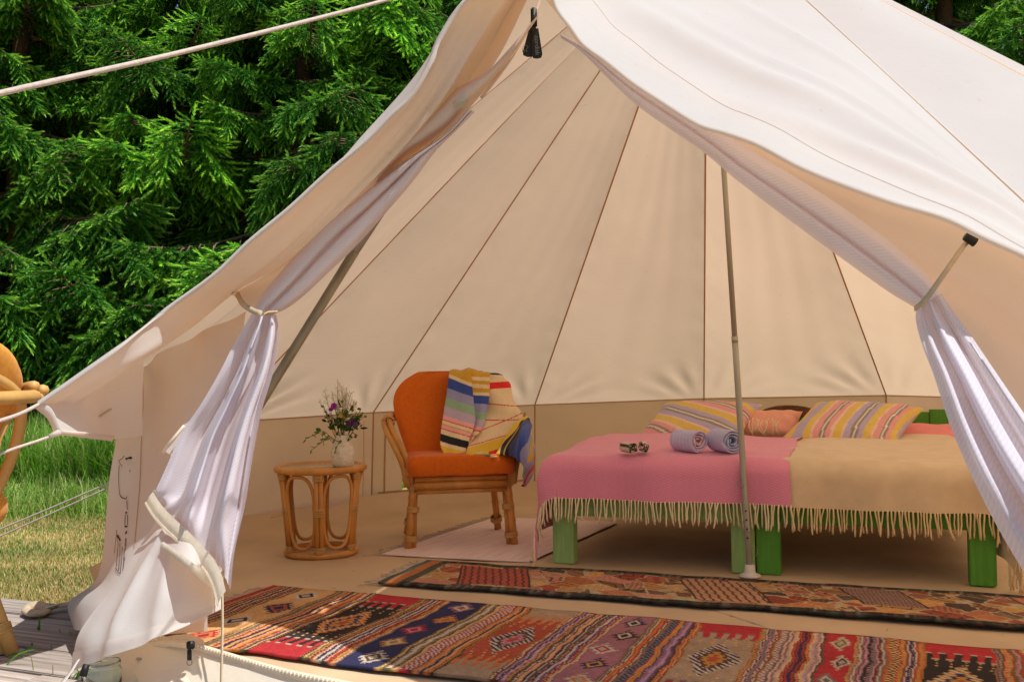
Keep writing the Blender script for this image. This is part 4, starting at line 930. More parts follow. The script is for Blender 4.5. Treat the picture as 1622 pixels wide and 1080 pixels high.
obj('blanket_cloth', G().grid(P), M['beige_wool'], bb, uv=UVb)
tassels(bb, P[3:, 0], 'tassel_beige', E2, 5, 0.0145); tassels(bb, P[-1, 0:14], 'tassel_beige', E1, 6, 0.02)
pb = thing('pink_blanket', 'pink herringbone blanket with cream fringe over the left hand bed', 'blanket', tuple(bedpt(0.5, 0.5, MT)))
P, UVp = drape(-0.40, 1.115, -0.225, 1.25, True, False, 0.008, 130, 110, seed=1, front=-0.055, edge_l=-0.05, wob=0.03)
obj('blanket_cloth', G().grid(P), M['pink'], pb, uv=UVp)
tassels(pb, P[:, 0], 'tassel', E2, 7, 0.0155)

# ------------------------------------------------------------------ pillows
YEL, PNK, LAV, GRY, WHT, PAL = lin(224, 192, 94), lin(230, 162, 158), lin(184, 172, 200), lin(150, 138, 130), lin(238, 226, 206), lin(236, 200, 184)
SEQ = [(0.00, LAV), (0.05, YEL), (0.12, PAL), (0.145, PNK), (0.21, GRY), (0.228, WHT), (0.242, GRY), (0.265, PNK), (0.31, PAL), (0.34, YEL), (0.42, PAL), (0.44, LAV), (0.50, GRY), (0.53, WHT), (0.545, GRY), (0.57, LAV), (0.62, YEL), (0.70, PAL), (0.725, PNK), (0.79, GRY), (0.805, WHT), (0.82, GRY), (0.845, PNK), (0.89, YEL), (0.95, LAV)]
def seqcol(s, SQ=SEQ):
    c = SQ[0][1]
    for a, q in SQ:
        if s >= a: c = q
    return c
def pillow(name, label, bl, br, tl, th, colf, mat, n=84, group=None):
    o_ = thing(name, label, 'pillow', tuple(bl), 0, group)
    bl, br, tl = map(np.array, (bl, br, tl)); u = br - bl; v = tl - bl; nn = np.cross(u, v); nn /= np.linalg.norm(nn)
    g = G()
    for side in (1, -1):
        P = np.zeros((n, n, 3)); Cc = np.zeros((n, n, 3))
        for i in range(n):
            for j in range(n):
                a = i / (n - 1); b = j / (n - 1); x = 2 * a - 1; y = 2 * b - 1
                pin = 1 - 0.07 * (1 - x * x) * y * y; pin2 = 1 - 0.07 * (1 - y * y) * x * x
                hgt = th * max(0.0, (1 - x ** 4) * (1 - y ** 4)) ** 0.55
                q = bl + u * (0.5 + 0.5 * x * pin2) + v * (0.5 + 0.5 * y * pin) + nn * side * hgt
                wr = 0.006 * math.sin(11 * x * y + 3 * x) * (abs(x) ** 3 + abs(y) ** 3) * (1 - x ** 8) * (1 - y ** 8) + 0.005 * zw(x * 2, y * 2, side, 1.3, th * 50)
                P[i, j] = q + nn * wr * side; Cc[i, j] = colf(a, b) if colf else (0.5, 0.5, 0.5)
        g.grid(P, Cc if colf else None, flip=(side < 0))
    obj('pillow_cover', g, mat, o_); return o_
w3 = lambda px_, py_, t_: None
def onbed(px_, py_, t_):                                 # pixel to the vertical plane at depth t_ across the bed
    d = ray(px_, py_); q0 = BO + E2 * t_; k = ((q0 - CPOS) @ E2) / (d @ E2); return CPOS + d * k
pillow('cushion', 'plump coral pillow with a knotted cream fringe between the two striped pillows', onbed(1160, 694, 1.45), onbed(1262, 694, 1.45), onbed(1172, 652, 1.62), 0.05, None, M['coral'], 30)
pillow('cushion', 'flat rose pillow lying under the right end of the striped pillow', onbed(1330, 702, 1.42), onbed(1500, 710, 1.42), onbed(1375, 668, 1.78), 0.028, None, M['coral_dark'], 30)
pillow('striped_pillow', 'striped pillow behind the rolled towels with bands sloping to the right', onbed(1004, 699, 1.20), onbed(1170, 702, 1.20), onbed(1052, 640, 1.66), 0.072, lambda a, b: seqcol((0.06 + 0.62 * b + 0.40 * a + 0.03 * math.sin(3 * a)) % 1), M['striped'], group='striped pillows')
pillow('striped_pillow', 'striped pillow on the beige blanket with bands leaning back to the right', onbed(1232, 700, 1.10), onbed(1418, 710, 1.10), onbed(1290, 640, 1.62), 0.078, lambda a, b: seqcol((0.83 + 1.12 * a + 0.02 * math.sin(4 * b)) % 1), M['striped'], group='striped pillows')
kf = obj('fringe', (lambda g: [g.tube(spl([onbed(x, 664 + 3 * math.sin(x), 1.40), onbed(x + rnd.uniform(-6, 6), 674, 1.38), onbed(x + rnd.uniform(-8, 8), 686 + rnd.uniform(-3, 4), 1.37)], 6), 0.0035, 5) for x in range(1188, 1236, 5)] and g)(G()), M['tassel'])
kf.parent = [o_ for o_ in bpy.data.objects if o_.name == 'cushion'][0]; kf.matrix_parent_inverse = kf.parent.matrix_basis.inverted()
wk = thing('wicker_headboard', 'brown woven cane arch showing behind the pillows', 'headboard', tuple(bedpt(0.95, 1.85, MT)))
for k in range(5):
    obj('cane_band', G().tube(spl([onbed(1180, 690 - 3 * k, 1.84), onbed(1206, 664 - 3 * k, 1.84), onbed(1245, 656 - 3.2 * k, 1.84), onbed(1290, 662 - 3 * k, 1.84), onbed(1330, 690 - 3 * k, 1.84)], 24), 0.0075, 7), M['wicker'], wk)

# ------------------------------------------------------------------ rolled towels
def towel(name, label, c, rad, ln, ang, colf, group, turns=3.6, seed=0):
    o_ = thing(name, label, 'towel', tuple(c), 0, group); r_ = random.Random(seed)
    n = 90; mm = 14; P = np.zeros((n, mm, 3)); Cc = np.zeros((n, mm, 3)); ax = np.array([math.sin(ang), -math.cos(ang), 0]); sd_ = np.array([math.cos(ang), math.sin(ang), 0])
    for i in range(n):
        s = i / (n - 1); th = 2 * math.pi * turns * s + seed; rr = rad * (0.16 + 0.84 * s ** 0.85)
        for j in range(mm):
            t_ = j / (mm - 1) - 0.5
            wob = 1 + (0.10 * zw(th * 0.8, seed, 0, 1.0) + 0.07 * math.sin(3 * th + seed)) * (1 - s * 0.75)
            x = rr * wob * math.cos(th); z = rr * wob * math.sin(th) * (0.90 if seed < 9 else 0.86)
            q = c + sd_ * x + np.array([0, 0, 1.0]) * z + ax * (ln * t_ + (0.018 * (zw(th, 1, seed, 0.9)) - 0.014 * (1 - s)) * (1 if t_ > 0.2 else 0))
            P[i, j] = q; Cc[i, j] = colf(s, t_, th)
    s_ = obj('towel_cloth', G().grid(P, Cc), M['knit'], o_); md = s_.modifiers.new('thick', 'SOLIDIFY'); md.thickness = rad * 0.12; md.offset = 0
    return o_
lav, lav2, pnk2 = lin(190, 186, 222), lin(176, 186, 216), lin(226, 196, 206)
tz = MT + 0.03
def onz_(x, y, z): return onz(x, y, z)
c1 = onz(1092, 697, MT + 0.072); c2 = onz(1149, 697, MT + 0.075)
towel('rolled_towel', 'lavender rolled towel with a pink core nearer the rolled napkins', c1, 0.058, 0.16, 0.50, lambda s, t_, th: pnk2 if s < 0.52 else (lav if math.sin(th * 2 + t_ * 40) > -0.2 else lin(206, 200, 228)), 'rolled lavender towels', seed=1)
towel('rolled_towel', 'pale blue lavender rolled towel right beside the tent pole', c2, 0.061, 0.16, 0.30, lambda s, t_, th: lav2 if s < 0.7 else lav, 'rolled lavender towels', seed=2)
c3 = onz(995, 709, MT + 0.045); c4 = onz(1019, 708, MT + 0.045)
nap = lambda s, t_, th: lin(92, 72, 62) if math.sin(s * 70) > 0.45 else lin(214, 196, 174)
towel('rolled_napkin', 'small cream and brown rolled napkin at the left end of the row', c3, 0.030, 0.10, 0.3, nap, 'rolled napkins', 2.8, seed=10)
towel('rolled_napkin', 'small cream and brown rolled napkin beside the lavender towels', c4, 0.029, 0.10, -0.1, nap, 'rolled napkins', 2.8, seed=11)

# ------------------------------------------------------------------ round cane table, vase and wild flowers
TC = np.array([-1.005, 5.11, 0.0]); TH = 0.465
tb = thing('cane_table', 'small round cane side table with oval loops between its posts', 'table', tuple(TC), math.radians(8))
def octo(r, z, n=12, sq=0.0): return [np.array([r * math.cos(2 * math.pi * k / n), r * math.sin(2 * math.pi * k / n), z]) for k in range(n)]
obj('top_rim', G().tube(octo(0.222, TH - 0.018, 36), 0.0175, 10, closed=True), M['rattan'], tb, local=True)
obj('tabletop', G().lathe([(0.212, TH - 0.022), (0.214, TH - 0.012), (0.212, TH - 0.008)], 40), M['glass_top'], tb, local=True)
obj('base_ring', G().tube(octo(0.176, 0.020, 36), 0.0165, 10, closed=True), M['rattan'], tb, local=True)
NP = 6
for k in range(NP):
    a = 2 * math.pi * (k + 0.0) / NP - math.pi / 2; ca, sa = math.cos(a), math.sin(a); tn = np.array([-sa, ca, 0])
    g = G()
    for dx in (-0.011, 0.011): g.tube([np.array([ca * 0.176, sa * 0.176, 0.03]) + tn * dx, np.array([ca * 0.216, sa * 0.216, TH - 0.03]) + tn * dx], 0.0125, 8)
    po = obj('post', g, M['rattan'], tb, local=True)
    for s, hh in ((0.52, 0.034), (0.045, 0.022), (0.945, 0.022)):
        r_ = 0.176 + 0.04 * s; z = 0.03 + (TH - 0.06) * s; g = G()
        for q in np.linspace(-hh / 2, hh / 2, max(4, int(hh / 0.006))):
            e = [np.array([ca * r_, sa * r_, z + q]) + tn * 0.0265 * math.cos(b) + np.array([ca, sa, 0]) * 0.0155 * math.sin(b) for b in np.linspace(0, 6.283, 13)[:-1]]
            g.tube(e, 0.0034, 5, closed=True)
        obj('binding', g, M['binding'], po, local=True)
    a2 = a + math.pi / NP; hw = 0.176 * math.sin(math.pi / NP); L = []
    for b in np.linspace(0, 2 * math.pi, 41)[:-1]:
        x = math.cos(b); y = math.sin(b); px_ = math.copysign(abs(x) ** 0.75, x); py_ = math.copysign(abs(y) ** 0.62, y)
        s = 0.5 + 0.5 * py_; z = 0.055 + (TH - 0.10) * s; rr_ = 0.176 + 0.04 * s; fan = a2 + px_ * (math.pi / NP - 0.118)
        L.append(np.array([math.cos(fan) * rr_ * 0.985, math.sin(fan) * rr_ * 0.985, z]))
    obj('loop', G().tube(L, 0.0088, 8, closed=True), M['rattan'], tb, local=True)
e = obj('loose_binding', G().tube(spl([np.array([-0.175, -0.10, 0.225]), np.array([-0.20, -0.115, 0.222]), np.array([-0.245, -0.12, 0.215])], 10), 0.0034, 5), M['binding'], tb, local=True)
VC = aty(543, 734, 5.06); VC[2] = TH - 0.008
vs = thing('vase', 'rough white clay bud vase on the cane table', 'vase', tuple(VC))
prof = [(0.001, 0.0), (0.046, 0.0), (0.055, 0.012), (0.061, 0.04), (0.060, 0.07), (0.053, 0.10), (0.042, 0.13), (0.036, 0.150), (0.036, 0.163), (0.031, 0.163), (0.028, 0.14)]
ps = spl([(r_, z, 0) for r_, z in prof], 26)
g = G(); v = []; nseg = 30
g.lathe([(q[0], q[1]) for q in ps], nseg, (0, 0, 0), wob=lambda a, z: 1 + 0.045 * zw(math.cos(a) * 2.4, math.sin(a) * 2.4, z * 30, 1.0) + 0.03 * zw(math.cos(a) * 7, math.sin(a) * 7, z * 80, 1.0))
obj('vase_body', g, M['vase'], vs, local=True)
r_ = random.Random(5); g = G()
for k in range(16):
    a = r_.uniform(3.4, 6.0); z = r_.uniform(0.02, 0.14); rr_ = np.interp(z, [q[1] for q in ps[3:]], [q[0] for q in ps[3:]]) * 0.99
    g.ball((rr_ * math.cos(a), rr_ * math.sin(a), z), r_.uniform(0.0012, 0.0028), 6, 4)
obj('speckle', g, M['rattan'], vs, local=True)
# bouquet
M['leafgreen'] = leafmat('leaf_green', 0.3); M['petal'] = simple('petal', None, 0.8, 0.15, 60, bdist=0, attr='col')
bq = thing('wild_flowers', 'loose bunch of purple and yellow wild flowers and grass in the clay vase', 'flowers', tuple(VC + np.array([0, 0, 0.15])))
r_ = random.Random(9); GRN = [lin(58, 92, 34), lin(76, 116, 44), lin(44, 72, 28), lin(104, 128, 62)]
def pxo(x, y, dy=0.0): return aty(x, y, VC[1] + dy) - VC - np.array([0, 0, 0.15])
def stem(tip, bend=0.02, rad=0.0016, col=None):
    b0 = np.array([r_.uniform(-0.02, 0.02), r_.uniform(-0.02, 0.02), -0.06]); md = (b0 + tip) / 2 + np.array([r_.uniform(-1, 1) * bend, r_.uniform(-1, 1) * bend, bend])
    p_ = spl([b0, md, tip], 9); obj('stem', G().tube(p_, rad, 5, col=col or r_.choice(GRN)), M['leafgreen'], bq, local=True); return p_
def leaf(c, d, ln, wd_, col):
    d = d / np.linalg.norm(d); s_ = np.cross(d, [r_.uniform(-1, 1), r_.uniform(-1, 1), r_.uniform(-0.3, 1)]); s_ /= np.linalg.norm(s_); nn = np.cross(d, s_); g = G()
    pr = [(0, 0.05), (0.25, 0.8), (0.5, 1.0), (0.75, 0.7), (1, 0.03)]
    P = np.array([[c + d * ln * q + s_ * wd_ * w_ * x + nn * (0.1 * ln * abs(x) - 0.25 * ln * q * q) for x in (-1, 0, 1)] for q, w_ in pr]); g.grid(P, tuple(col)); obj('leaf', g, M['leafgreen'], bq, local=True)
def flower(c, rad, col, n=7, cen=None):
    g = G(); ax = np.array([r_.uniform(-0.5, 0.5), -1, r_.uniform(0.2, 0.9)]); ax /= np.linalg.norm(ax); s1 = np.cross(ax, [0, 0, 1.0]); s1 /= np.linalg.norm(s1); s2 = np.cross(ax, s1)
    for k in range(n):
        a = 6.283 * k / n + r_.uniform(-0.2, 0.2); d = math.cos(a) * s1 + math.sin(a) * s2; t_ = np.cross(ax, d); cc = np.array(col) * r_.uniform(0.75, 1.2)
        P = np.array([[c + d * rad * q + t_ * rad * w_ * x + ax * rad * (0.35 * q - 0.5 * q * q + r_.uniform(0, 0.06)) for x in (-1, 0, 1)] for q, w_ in ((0.05, 0.08), (0.5, 0.3), (0.85, 0.36), (1.0, 0.12))]); g.grid(P, tuple(cc))
    g.ball(c + ax * rad * 0.15, rad * 0.28, 7, 5, col=tuple(cen if cen is not None else np.array(col) * 0.6)); obj('flower', g, M['petal'], bq, local=True)
PUR, DPUR, YL, WH = lin(150, 40, 150), lin(88, 48, 96), lin(226, 176, 40), lin(206, 206, 176)
for x, y, rad, col, n in [(529, 643, 0.018, PUR, 9), (524, 648, 0.013, PUR, 9), (558, 668, 0.020, DPUR, 9), (552, 672, 0.014, DPUR, 8), (563, 672, 0.014, lin(110, 64, 120), 8), (535, 664, 0.011, lin(120, 60, 90), 7), (557, 643, 0.009, YL, 6), (540, 659, 0.010, YL, 6), (531, 684, 0.008, YL, 6), (571, 655, 0.006, YL, 5), (565, 652, 0.006, YL, 5), (543, 650, 0.009, YL, 6)]:
    t_ = pxo(x, y, -0.02 - r_.random() * 0.03); stem(t_); flower(t_, rad, col, n)
for k in range(95):
    x = r_.gauss(547, 13); y = 682 - abs(r_.gauss(0, 17)); c = pxo(x, y, r_.uniform(-0.05, 0.04)); leaf(c, np.array([r_.uniform(-1, 1) + (x - 545) / 25, r_.uniform(-1, 0.6), r_.uniform(-0.3, 1.2)]), r_.uniform(0.02, 0.042), r_.uniform(0.005, 0.011), np.array(r_.choice(GRN)) * r_.uniform(0.7, 1.1))
for x, y in [(572, 648), (576, 660), (520, 660), (517, 652), (566, 690), (568, 664), (513, 644)]:
    p_ = stem(pxo(x, y, -0.02))
    for q in range(5): leaf(p_[4 + q], np.array([r_.uniform(-1, 1), r_.uniform(-1, 1), r_.uniform(-0.4, 0.8)]), 0.022, 0.007, r_.choice(GRN))
for x, y in [(499, 687), (484, 695), (508, 700), (494, 712), (531, 712)]:                     # drooping side sprays
    p_ = stem(pxo(x, y, -0.06), 0.05, 0.0013)
    for q in range(5): leaf(p_[4 + q] if q < 4 else p_[8], np.array([r_.uniform(-1, 0.2), -0.4, r_.uniform(-1, 0.1)]), 0.026, 0.006, lin(120, 134, 66))
M['awn'] = simple('grass_seed', lin(196, 190, 140), 0.9, 0.2, bdist=0)
for x, y, wd_ in [(535, 602, 7), (541, 612, 9), (549, 614, 10), (556, 622, 9), (514, 618, 8), (506, 636, 8), (561, 634, 8), (546, 624, 10), (526, 622, 7), (534, 618, 7)]:   # feathery seed heads
    p_ = stem(pxo(x, y, r_.uniform(-0.05, 0.04)), 0.015, 0.0010, lin(150, 152, 92)); g = G()
    for q in range(70):
        u = r_.uniform(0.42, 1.0); i = u * 8; c = p_[int(i)] * (1 - i % 1) + p_[min(8, int(i) + 1)] * (i % 1); d = np.array([r_.uniform(-1, 1), r_.uniform(-1, 1), r_.uniform(0.1, 1.2)]); e = c + d * (wd_ / 300) * (1.5 - u)
        g.tube([c, e], 0.0004, 3, False); g.ball(e, 0.0016, 4, 3, (1, 1, 1.6))
    tag(obj('seed_head', g, M['awn'], bq, local=True), kind='stuff')

# ------------------------------------------------------------------ cane armchairs
def armchair(label, loc, rz, sc, cane, wool, group, ah=0.0):
    o_ = thing('cane_armchair', label, 'armchair', loc, rz, group); o_.scale = (sc, sc, sc)
    B = M['binding']
    def bind(par, c, ax, r1, hh=0.024):
        ax = np.array(ax, float); ax /= np.linalg.norm(ax); s1 = np.cross(ax, [1, 0, 0.01]); s1 /= np.linalg.norm(s1); s2 = np.cross(ax, s1); g = G()
        for q in np.arange(-hh / 2, hh / 2, 0.0058): g.tube([np.array(c) + ax * q + r1 * (math.cos(b) * s1 + math.sin(b) * s2) for b in np.linspace(0, 6.283, 13)[:-1]], 0.0034, 5, closed=True)
        obj('binding', g, B, par, local=True)
    for sx in (-1, 1):
        f0, f1 = np.array([sx * 0.282, -0.215, 0.004]), np.array([sx * 0.248, -0.185, 0.39]); g = G()
        g.tube([f0 + (f1 - f0) * q for q in (0, 0.30, 0.325, 0.35, 0.66, 0.685, 0.71, 1)], [0.0215, 0.0205, 0.0235, 0.0205, 0.0195, 0.0225, 0.0195, 0.019], 10); g.tube([f0 + np.array([-sx * 0.028, 0.012, 0]), f1 + np.array([-sx * 0.012, 0.02, -0.05])], [0.014, 0.011], 8)
        lg = obj('leg', g, cane, o_, local=True)
        for s, rr_ in ((0.13, 0.034), (0.52, 0.031), (0.82, 0.032)): bind(lg, f0 + (f1 - f0) * s + np.array([-sx * 0.010, 0.006, 0]), f1 - f0, rr_)
        b0, b1 = np.array([sx * 0.265, 0.275, 0.004]), np.array([sx * 0.21, 0.13, 0.39]); g = G()
        g.tube([b0 + (b1 - b0) * q for q in (0, 0.42, 0.445, 0.47, 1)], [0.0205, 0.0192, 0.0222, 0.0192, 0.018], 10); g.tube([b0 + np.array([-sx * 0.012, -0.026, 0]), b1 + np.array([0, -0.026, 0])], [0.013, 0.010], 8)
        lg = obj('leg', g, cane, o_, local=True); bind(lg, b0 + (b1 - b0) * 0.18 + np.array([-sx * 0.006, -0.012, 0]), b1 - b0, 0.032)
        # arm: three canes swept from the back round and down to the front leg
        arm = None
        for k, (dx, dz) in enumerate(((0, 0), (0.030, -0.012), (0.016, -0.034))):
            pts = [np.array(q) + np.array([sx * dx, 0, dz * (1 if i < 5 else 0.4)]) for i, q in enumerate([(sx * 0.30, 0.33, 0.695 + ah), (sx * 0.345, 0.22, 0.690 + ah), (sx * 0.365, 0.09, 0.664 + ah), (sx * 0.345, -0.04, 0.60 + ah * 0.7), (sx * 0.305, -0.14, 0.52), (sx * 0.272, -0.195, 0.43), (sx * 0.256, -0.195, 0.33)])]
            gg = G().tube(spl(pts, 26), 0.0165 if k < 2 else 0.013, 8)
            if arm is None: arm = obj('arm', gg, cane, o_, local=True)
            else: obj('arm_cane', gg, cane, arm, local=True)
        bind(arm, (sx * 0.262, -0.195, 0.405), (0.1 * sx, 0.1, -1), 0.037, 0.03); bind(arm, (sx * 0.372, 0.09, 0.652 + ah), (0, 1, 0.3), 0.036, 0.02)
        # brace curving from leg to seat frame
        obj('brace', G().tube(spl([(sx * 0.262, -0.20, 0.20), (sx * 0.252, -0.202, 0.27), (sx * 0.215, -0.206, 0.305), (sx * 0.15, -0.208, 0.312)], 14), 0.010, 8), cane, o_, local=True)
        obj('side_rail', G().tube([(sx * 0.252, -0.20, 0.345), (sx * 0.222, 0.16, 0.335)], 0.016, 8), cane, o_, local=True)
        for k in range(3): obj('spindle', G().tube(spl([(sx * (0.335 + 0.006 * k), 0.00 + 0.09 * k, 0.60 + 0.02 * k), (sx * 0.30, 0.01 + 0.075 * k, 0.48), (sx * 0.25, 0.0 + 0.07 * k, 0.345)], 10), 0.008, 6), cane, o_, local=True)
    for y, z, hx, rr_ in ((-0.215, 0.362, 0.245, 0.0155), (-0.222, 0.330, 0.248, 0.019), (-0.21, 0.296, 0.235, 0.012), (0.15, 0.345, 0.215, 0.016), (0.16, 0.30, 0.215, 0.012)):
        g = G().tube([(-hx, y, z), (-0.02 if z == 0.330 else hx * 0.2, y, z + 0.002), (hx, y, z)], [rr_, rr_ * 1.04, rr_], 10)
        obj('seat_bar', g, cane, o_, local=True)
    g = G()
    for k in range(7): g.tube([(-0.22, -0.15 + 0.048 * k, 0.352), (0.22, -0.15 + 0.048 * k, 0.352)], 0.008, 6)
    obj('seat_lath', g, cane, o_, local=True)
    obj('back_hoop', G().tube(spl([(-0.225, 0.16, 0.36), (-0.265, 0.28, 0.60), (-0.235, 0.355, 0.76), (-0.12, 0.385, 0.83), (0, 0.39, 0.845), (0.12, 0.385, 0.83), (0.235, 0.355, 0.76), (0.265, 0.28, 0.60), (0.225, 0.16, 0.36)], 60), 0.0165, 8), cane, o_, local=True)
    for k in range(-3, 4): obj('back_spindle', G().tube([(k * 0.055, 0.165, 0.36), (k * 0.066, 0.365, 0.82 - 0.035 * abs(k))], 0.008, 6), cane, o_, local=True)
    obj('back_rail', G().tube(spl([(-0.36, 0.20, 0.665 + ah), (-0.27, 0.33 + ah * 0.3, 0.665 + ah), (0, 0.37 + ah * 0.4, 0.665 + ah), (0.27, 0.33 + ah * 0.3, 0.665 + ah), (0.36, 0.20, 0.665 + ah)], 30), 0.0165 + ah * 0.03, 8), cane, o_, local=True)
    # cushions
    bm = bmesh.new(); bmesh.ops.create_cube(bm, size=1.0)
    for q in bm.verts: q.co = Vector((q.co.x * 0.575, q.co.y * 0.50 - 0.02, q.co.z * 0.112 + 0.434))
    bmesh.ops.subdivide_edges(bm, edges=bm.edges[:], cuts=9, use_grid_fill=True)
    for q in bm.verts:
        x, y, z = q.co.x / 0.2875, (q.co.y + 0.02) / 0.25, (q.co.z - 0.434) / 0.056
        e = max(abs(x), abs(y)) ** 6; zz = z * (1 - 0.10 * e) * (1 + 0.07 * (1 - x * x) * (1 - y * y)); q.co.z = 0.434 + 0.056 * zz + 0.004 * zw(x, y, z, 2.0, sc * 10)
        k = 1 - 0.03 * z * z * (abs(x) ** 4 + abs(y) ** 4); q.co.x *= k; q.co.y = (q.co.y + 0.02) * k - 0.02
        if abs(x) > 0.9 and abs(y) > 0.9: q.co.x *= 0.985; q.co.y *= 0.985
    bm.verts.index_update(); g = G().add([q.co[:] for q in bm.verts], [[q.index for q in f.verts] for f in bm.faces]); bm.free()
    seat = obj('seat_cushion', g, wool, o_, local=True)
    n, mm = 40, 26; F = np.zeros((2, n, mm, 3))
    def hw(t_): return (0.255 + 0.085 * math.sin(math.pi * min(1, t_ / 0.95) * 0.62)) * (1 if t_ < 0.56 else math.sqrt(max(0.0, 1 - ((t_ - 0.56) / 0.44) ** 2.3)) * 0.62 + 0.38 if t_ < 0.9999 else 0.38)
    for s_ in (0, 1):
        for i in range(n):
            t_ = i / (n - 1); h_ = hw(t_)
            for j in range(mm):
                x = 2 * j / (mm - 1) - 1; ed = max(abs(x) ** 5, abs(2 * t_ - 1) ** 9); thk = 0.050 * (1 - ed) ** 0.5 + 0.006
                dep = -thk if s_ == 0 else thk
                yy = 0.085 + 0.235 * t_ + 0.06 * x * x * -1 * (0.5) ; zz = 0.455 + 0.475 * t_
                F[s_, i, j] = (x * h_, yy + dep * 0.9 + 0.004 * zw(x, t_, s_, 2.5), zz - dep * -0.35)
    bc = obj('back_cushion', G().grid(F[0]).grid(F[1], flip=True), wool, o_, local=True)
    rim = [F[0, i, 0] * 0.5 + F[1, i, 0] * 0.5 for i in range(n)] + [F[0, -1, j] * 0.5 + F[1, -1, j] * 0.5 for j in range(mm)] + [F[0, i, -1] * 0.5 + F[1, i, -1] * 0.5 for i in range(n - 1, -1, -1)]
    rim = [F[0, i, 0] for i in range(n)] + [F[0, -1, j] for j in range(1, mm - 1)] + [F[0, i, -1] for i in range(n - 1, -1, -1)]
    obj('piping', G().tube(rim, 0.0035, 5), M['piping'] if wool == M['orange_pale'] else wool, bc, local=True)
    rim2 = [F[1, i, 0] for i in range(n)] + [F[1, -1, j] for j in range(1, mm - 1)] + [F[1, i, -1] for i in range(n - 1, -1, -1)]
    sd2 = G().grid(np.stack([np.array(rim), np.array(rim2)], 0)); obj('cushion_side', sd2, wool, bc, local=True)
    return o_
CH = np.array([-0.315, 5.43, 0.006])
armchair('cane armchair with deep orange cushions and a striped throw inside the tent', tuple(CH), math.radians(9), 1.0, M['rattan'], M['orange'], 'cane armchairs with orange cushions')

# striped throw over the back and the right arm: bands laid out on the cloth itself
GOLD, CRM, BLU, LVG, MNT, MAU, PK, RED, BLK, YLW = lin(206, 160, 50), lin(232, 208, 166), lin(58, 82, 160), lin(150, 152, 190), lin(148, 178, 148), lin(188, 172, 192), lin(236, 170, 172), lin(206, 44, 52), lin(34, 34, 42), lin(226, 184, 50)
RD2 = lin(222, 40, 34)
def zxy(px_, py_): return (px_ - 620) * 6.75, (py_ - 580) * 6.75
def s1col(px_, py_):
    zx, zy = zxy(px_, py_); s = zy - 0.42 * (zx - 620) + 0.02 * (zy - 100) * (zx - 620) / 100
    for lim, c in ((88, GOLD), (128, CRM), (240, BLU), (345, LVG), (445, MNT), (545, MAU), (592, PK), (602, RED), (640, CRM), (650, GOLD), (690, PK), (700, RED), (752, CRM), (835, BLK), (880, CRM), (2000, YLW)):
        if s < lim: return c
def s2col(px_, py_):
    zx, zy = zxy(px_, py_); s = zy - 0.06 * (zx - 850) - (0.10 * max(0, zy - 400) * (zx - 850) / 150) * -0.3
    for lim, c in ((115, GOLD), (152, CRM), (190, GOLD), (232, CRM), (278, GOLD), (312, CRM), (400, BLU), (490, LVG), (572, MNT), (650, MAU), (688, PK), (700, RED), (745, CRM), (757, GOLD), (790, PK), (2000, CRM)):
        if s < lim: return c
def s3col(px_, py_):
    zx, zy = zxy(px_, py_); k = 0.0
    if zy < 105 - (1190 - zx) * 0.05 and zx > 1040: return BLK if zx > 1045 and zy > 60 else CRM
    s = zy + (0.05 * (zx - 1040) if zy < 320 else 0)
    if 182 < s < 252: return RD2
    for y0, sl, x0 in ((402, 0.12, 1040), (585, -0.02, 1010), (660, -0.42, 1040), (862, -0.28, 830)):
        if abs(zy - (y0 + sl * (zx - x0))) < 5: return RED
    if zy > 880 - 0.30 * (zx - 830): return YLW if zy < 1000 - 0.35 * (zx - 830) or zx < 1040 else RED
    return CRM
th = thing('throw_blanket', 'striped knitted throw hanging over the back and arm of the orange armchair', 'blanket', tuple(CH + np.array([0.2, 0.1, 0.6])))
def cY(py_, off): return 5.60 - 0.21 * (py_ - 590) / 132.0 - off                     # front face of the back cushion
def paint(P, colf):
    Cc = np.zeros(P.shape); 
    for i in range(P.shape[0]):
        for j in range(P.shape[1]):
            d = P[i, j] - CPOS; k = d @ _f; Cc[i, j] = colf(811 + FPX * (d @ RGT) / k, 540 - FPX * (d @ UPV) / k)
    return Cc
def px_rows(rows): return [[aty(x, y, Y_) for x, y, Y_ in r] for r in rows]
back = px_rows([[(713, 592, 5.80), (730, 590, 5.82), (745, 588, 5.82), (776, 594, 5.82), (800, 602, 5.82)], [(713, 590, cY(590, 0.02)), (730, 588, cY(588, 0.03)), (744, 586, cY(586, 0.05)), (775, 592, cY(592, 0.02)), (800, 600, cY(600, 0))]])
wide = loft(px_rows([[(752, 588, 5.66), (790, 595, 5.68), (801, 602, 5.72)], [(752, 604, cY(604, 0)), (782, 606, cY(606, -0.01)), (806, 612, 5.64)], [(752, 630, cY(630, 0)), (784, 634, cY(634, 0)), (817, 640, 5.52)], [(750, 660, cY(660, 0.01)), (785, 662, cY(660, 0.01)), (829, 662, 5.45)], [(746, 690, cY(690, 0.03)), (780, 690, cY(690, 0.04)), (812, 682, 5.38)], [(742, 712, cY(712, 0.08)), (770, 707, cY(707, 0.10)), (800, 700, 5.32)], [(738, 724, cY(724, 0.16)), (765, 722, cY(722, 0.18)), (800, 716, 5.26)]]), 110, 170, lambda U, V: 0.010 * np.sin(U * 7 + V * 9) * np.sin(np.pi * V) + 0.008 * np.sin(16 * V - 7 * U))
sheet('throw_cloth', wide, M['knit'], th, paint(wide, s3col))
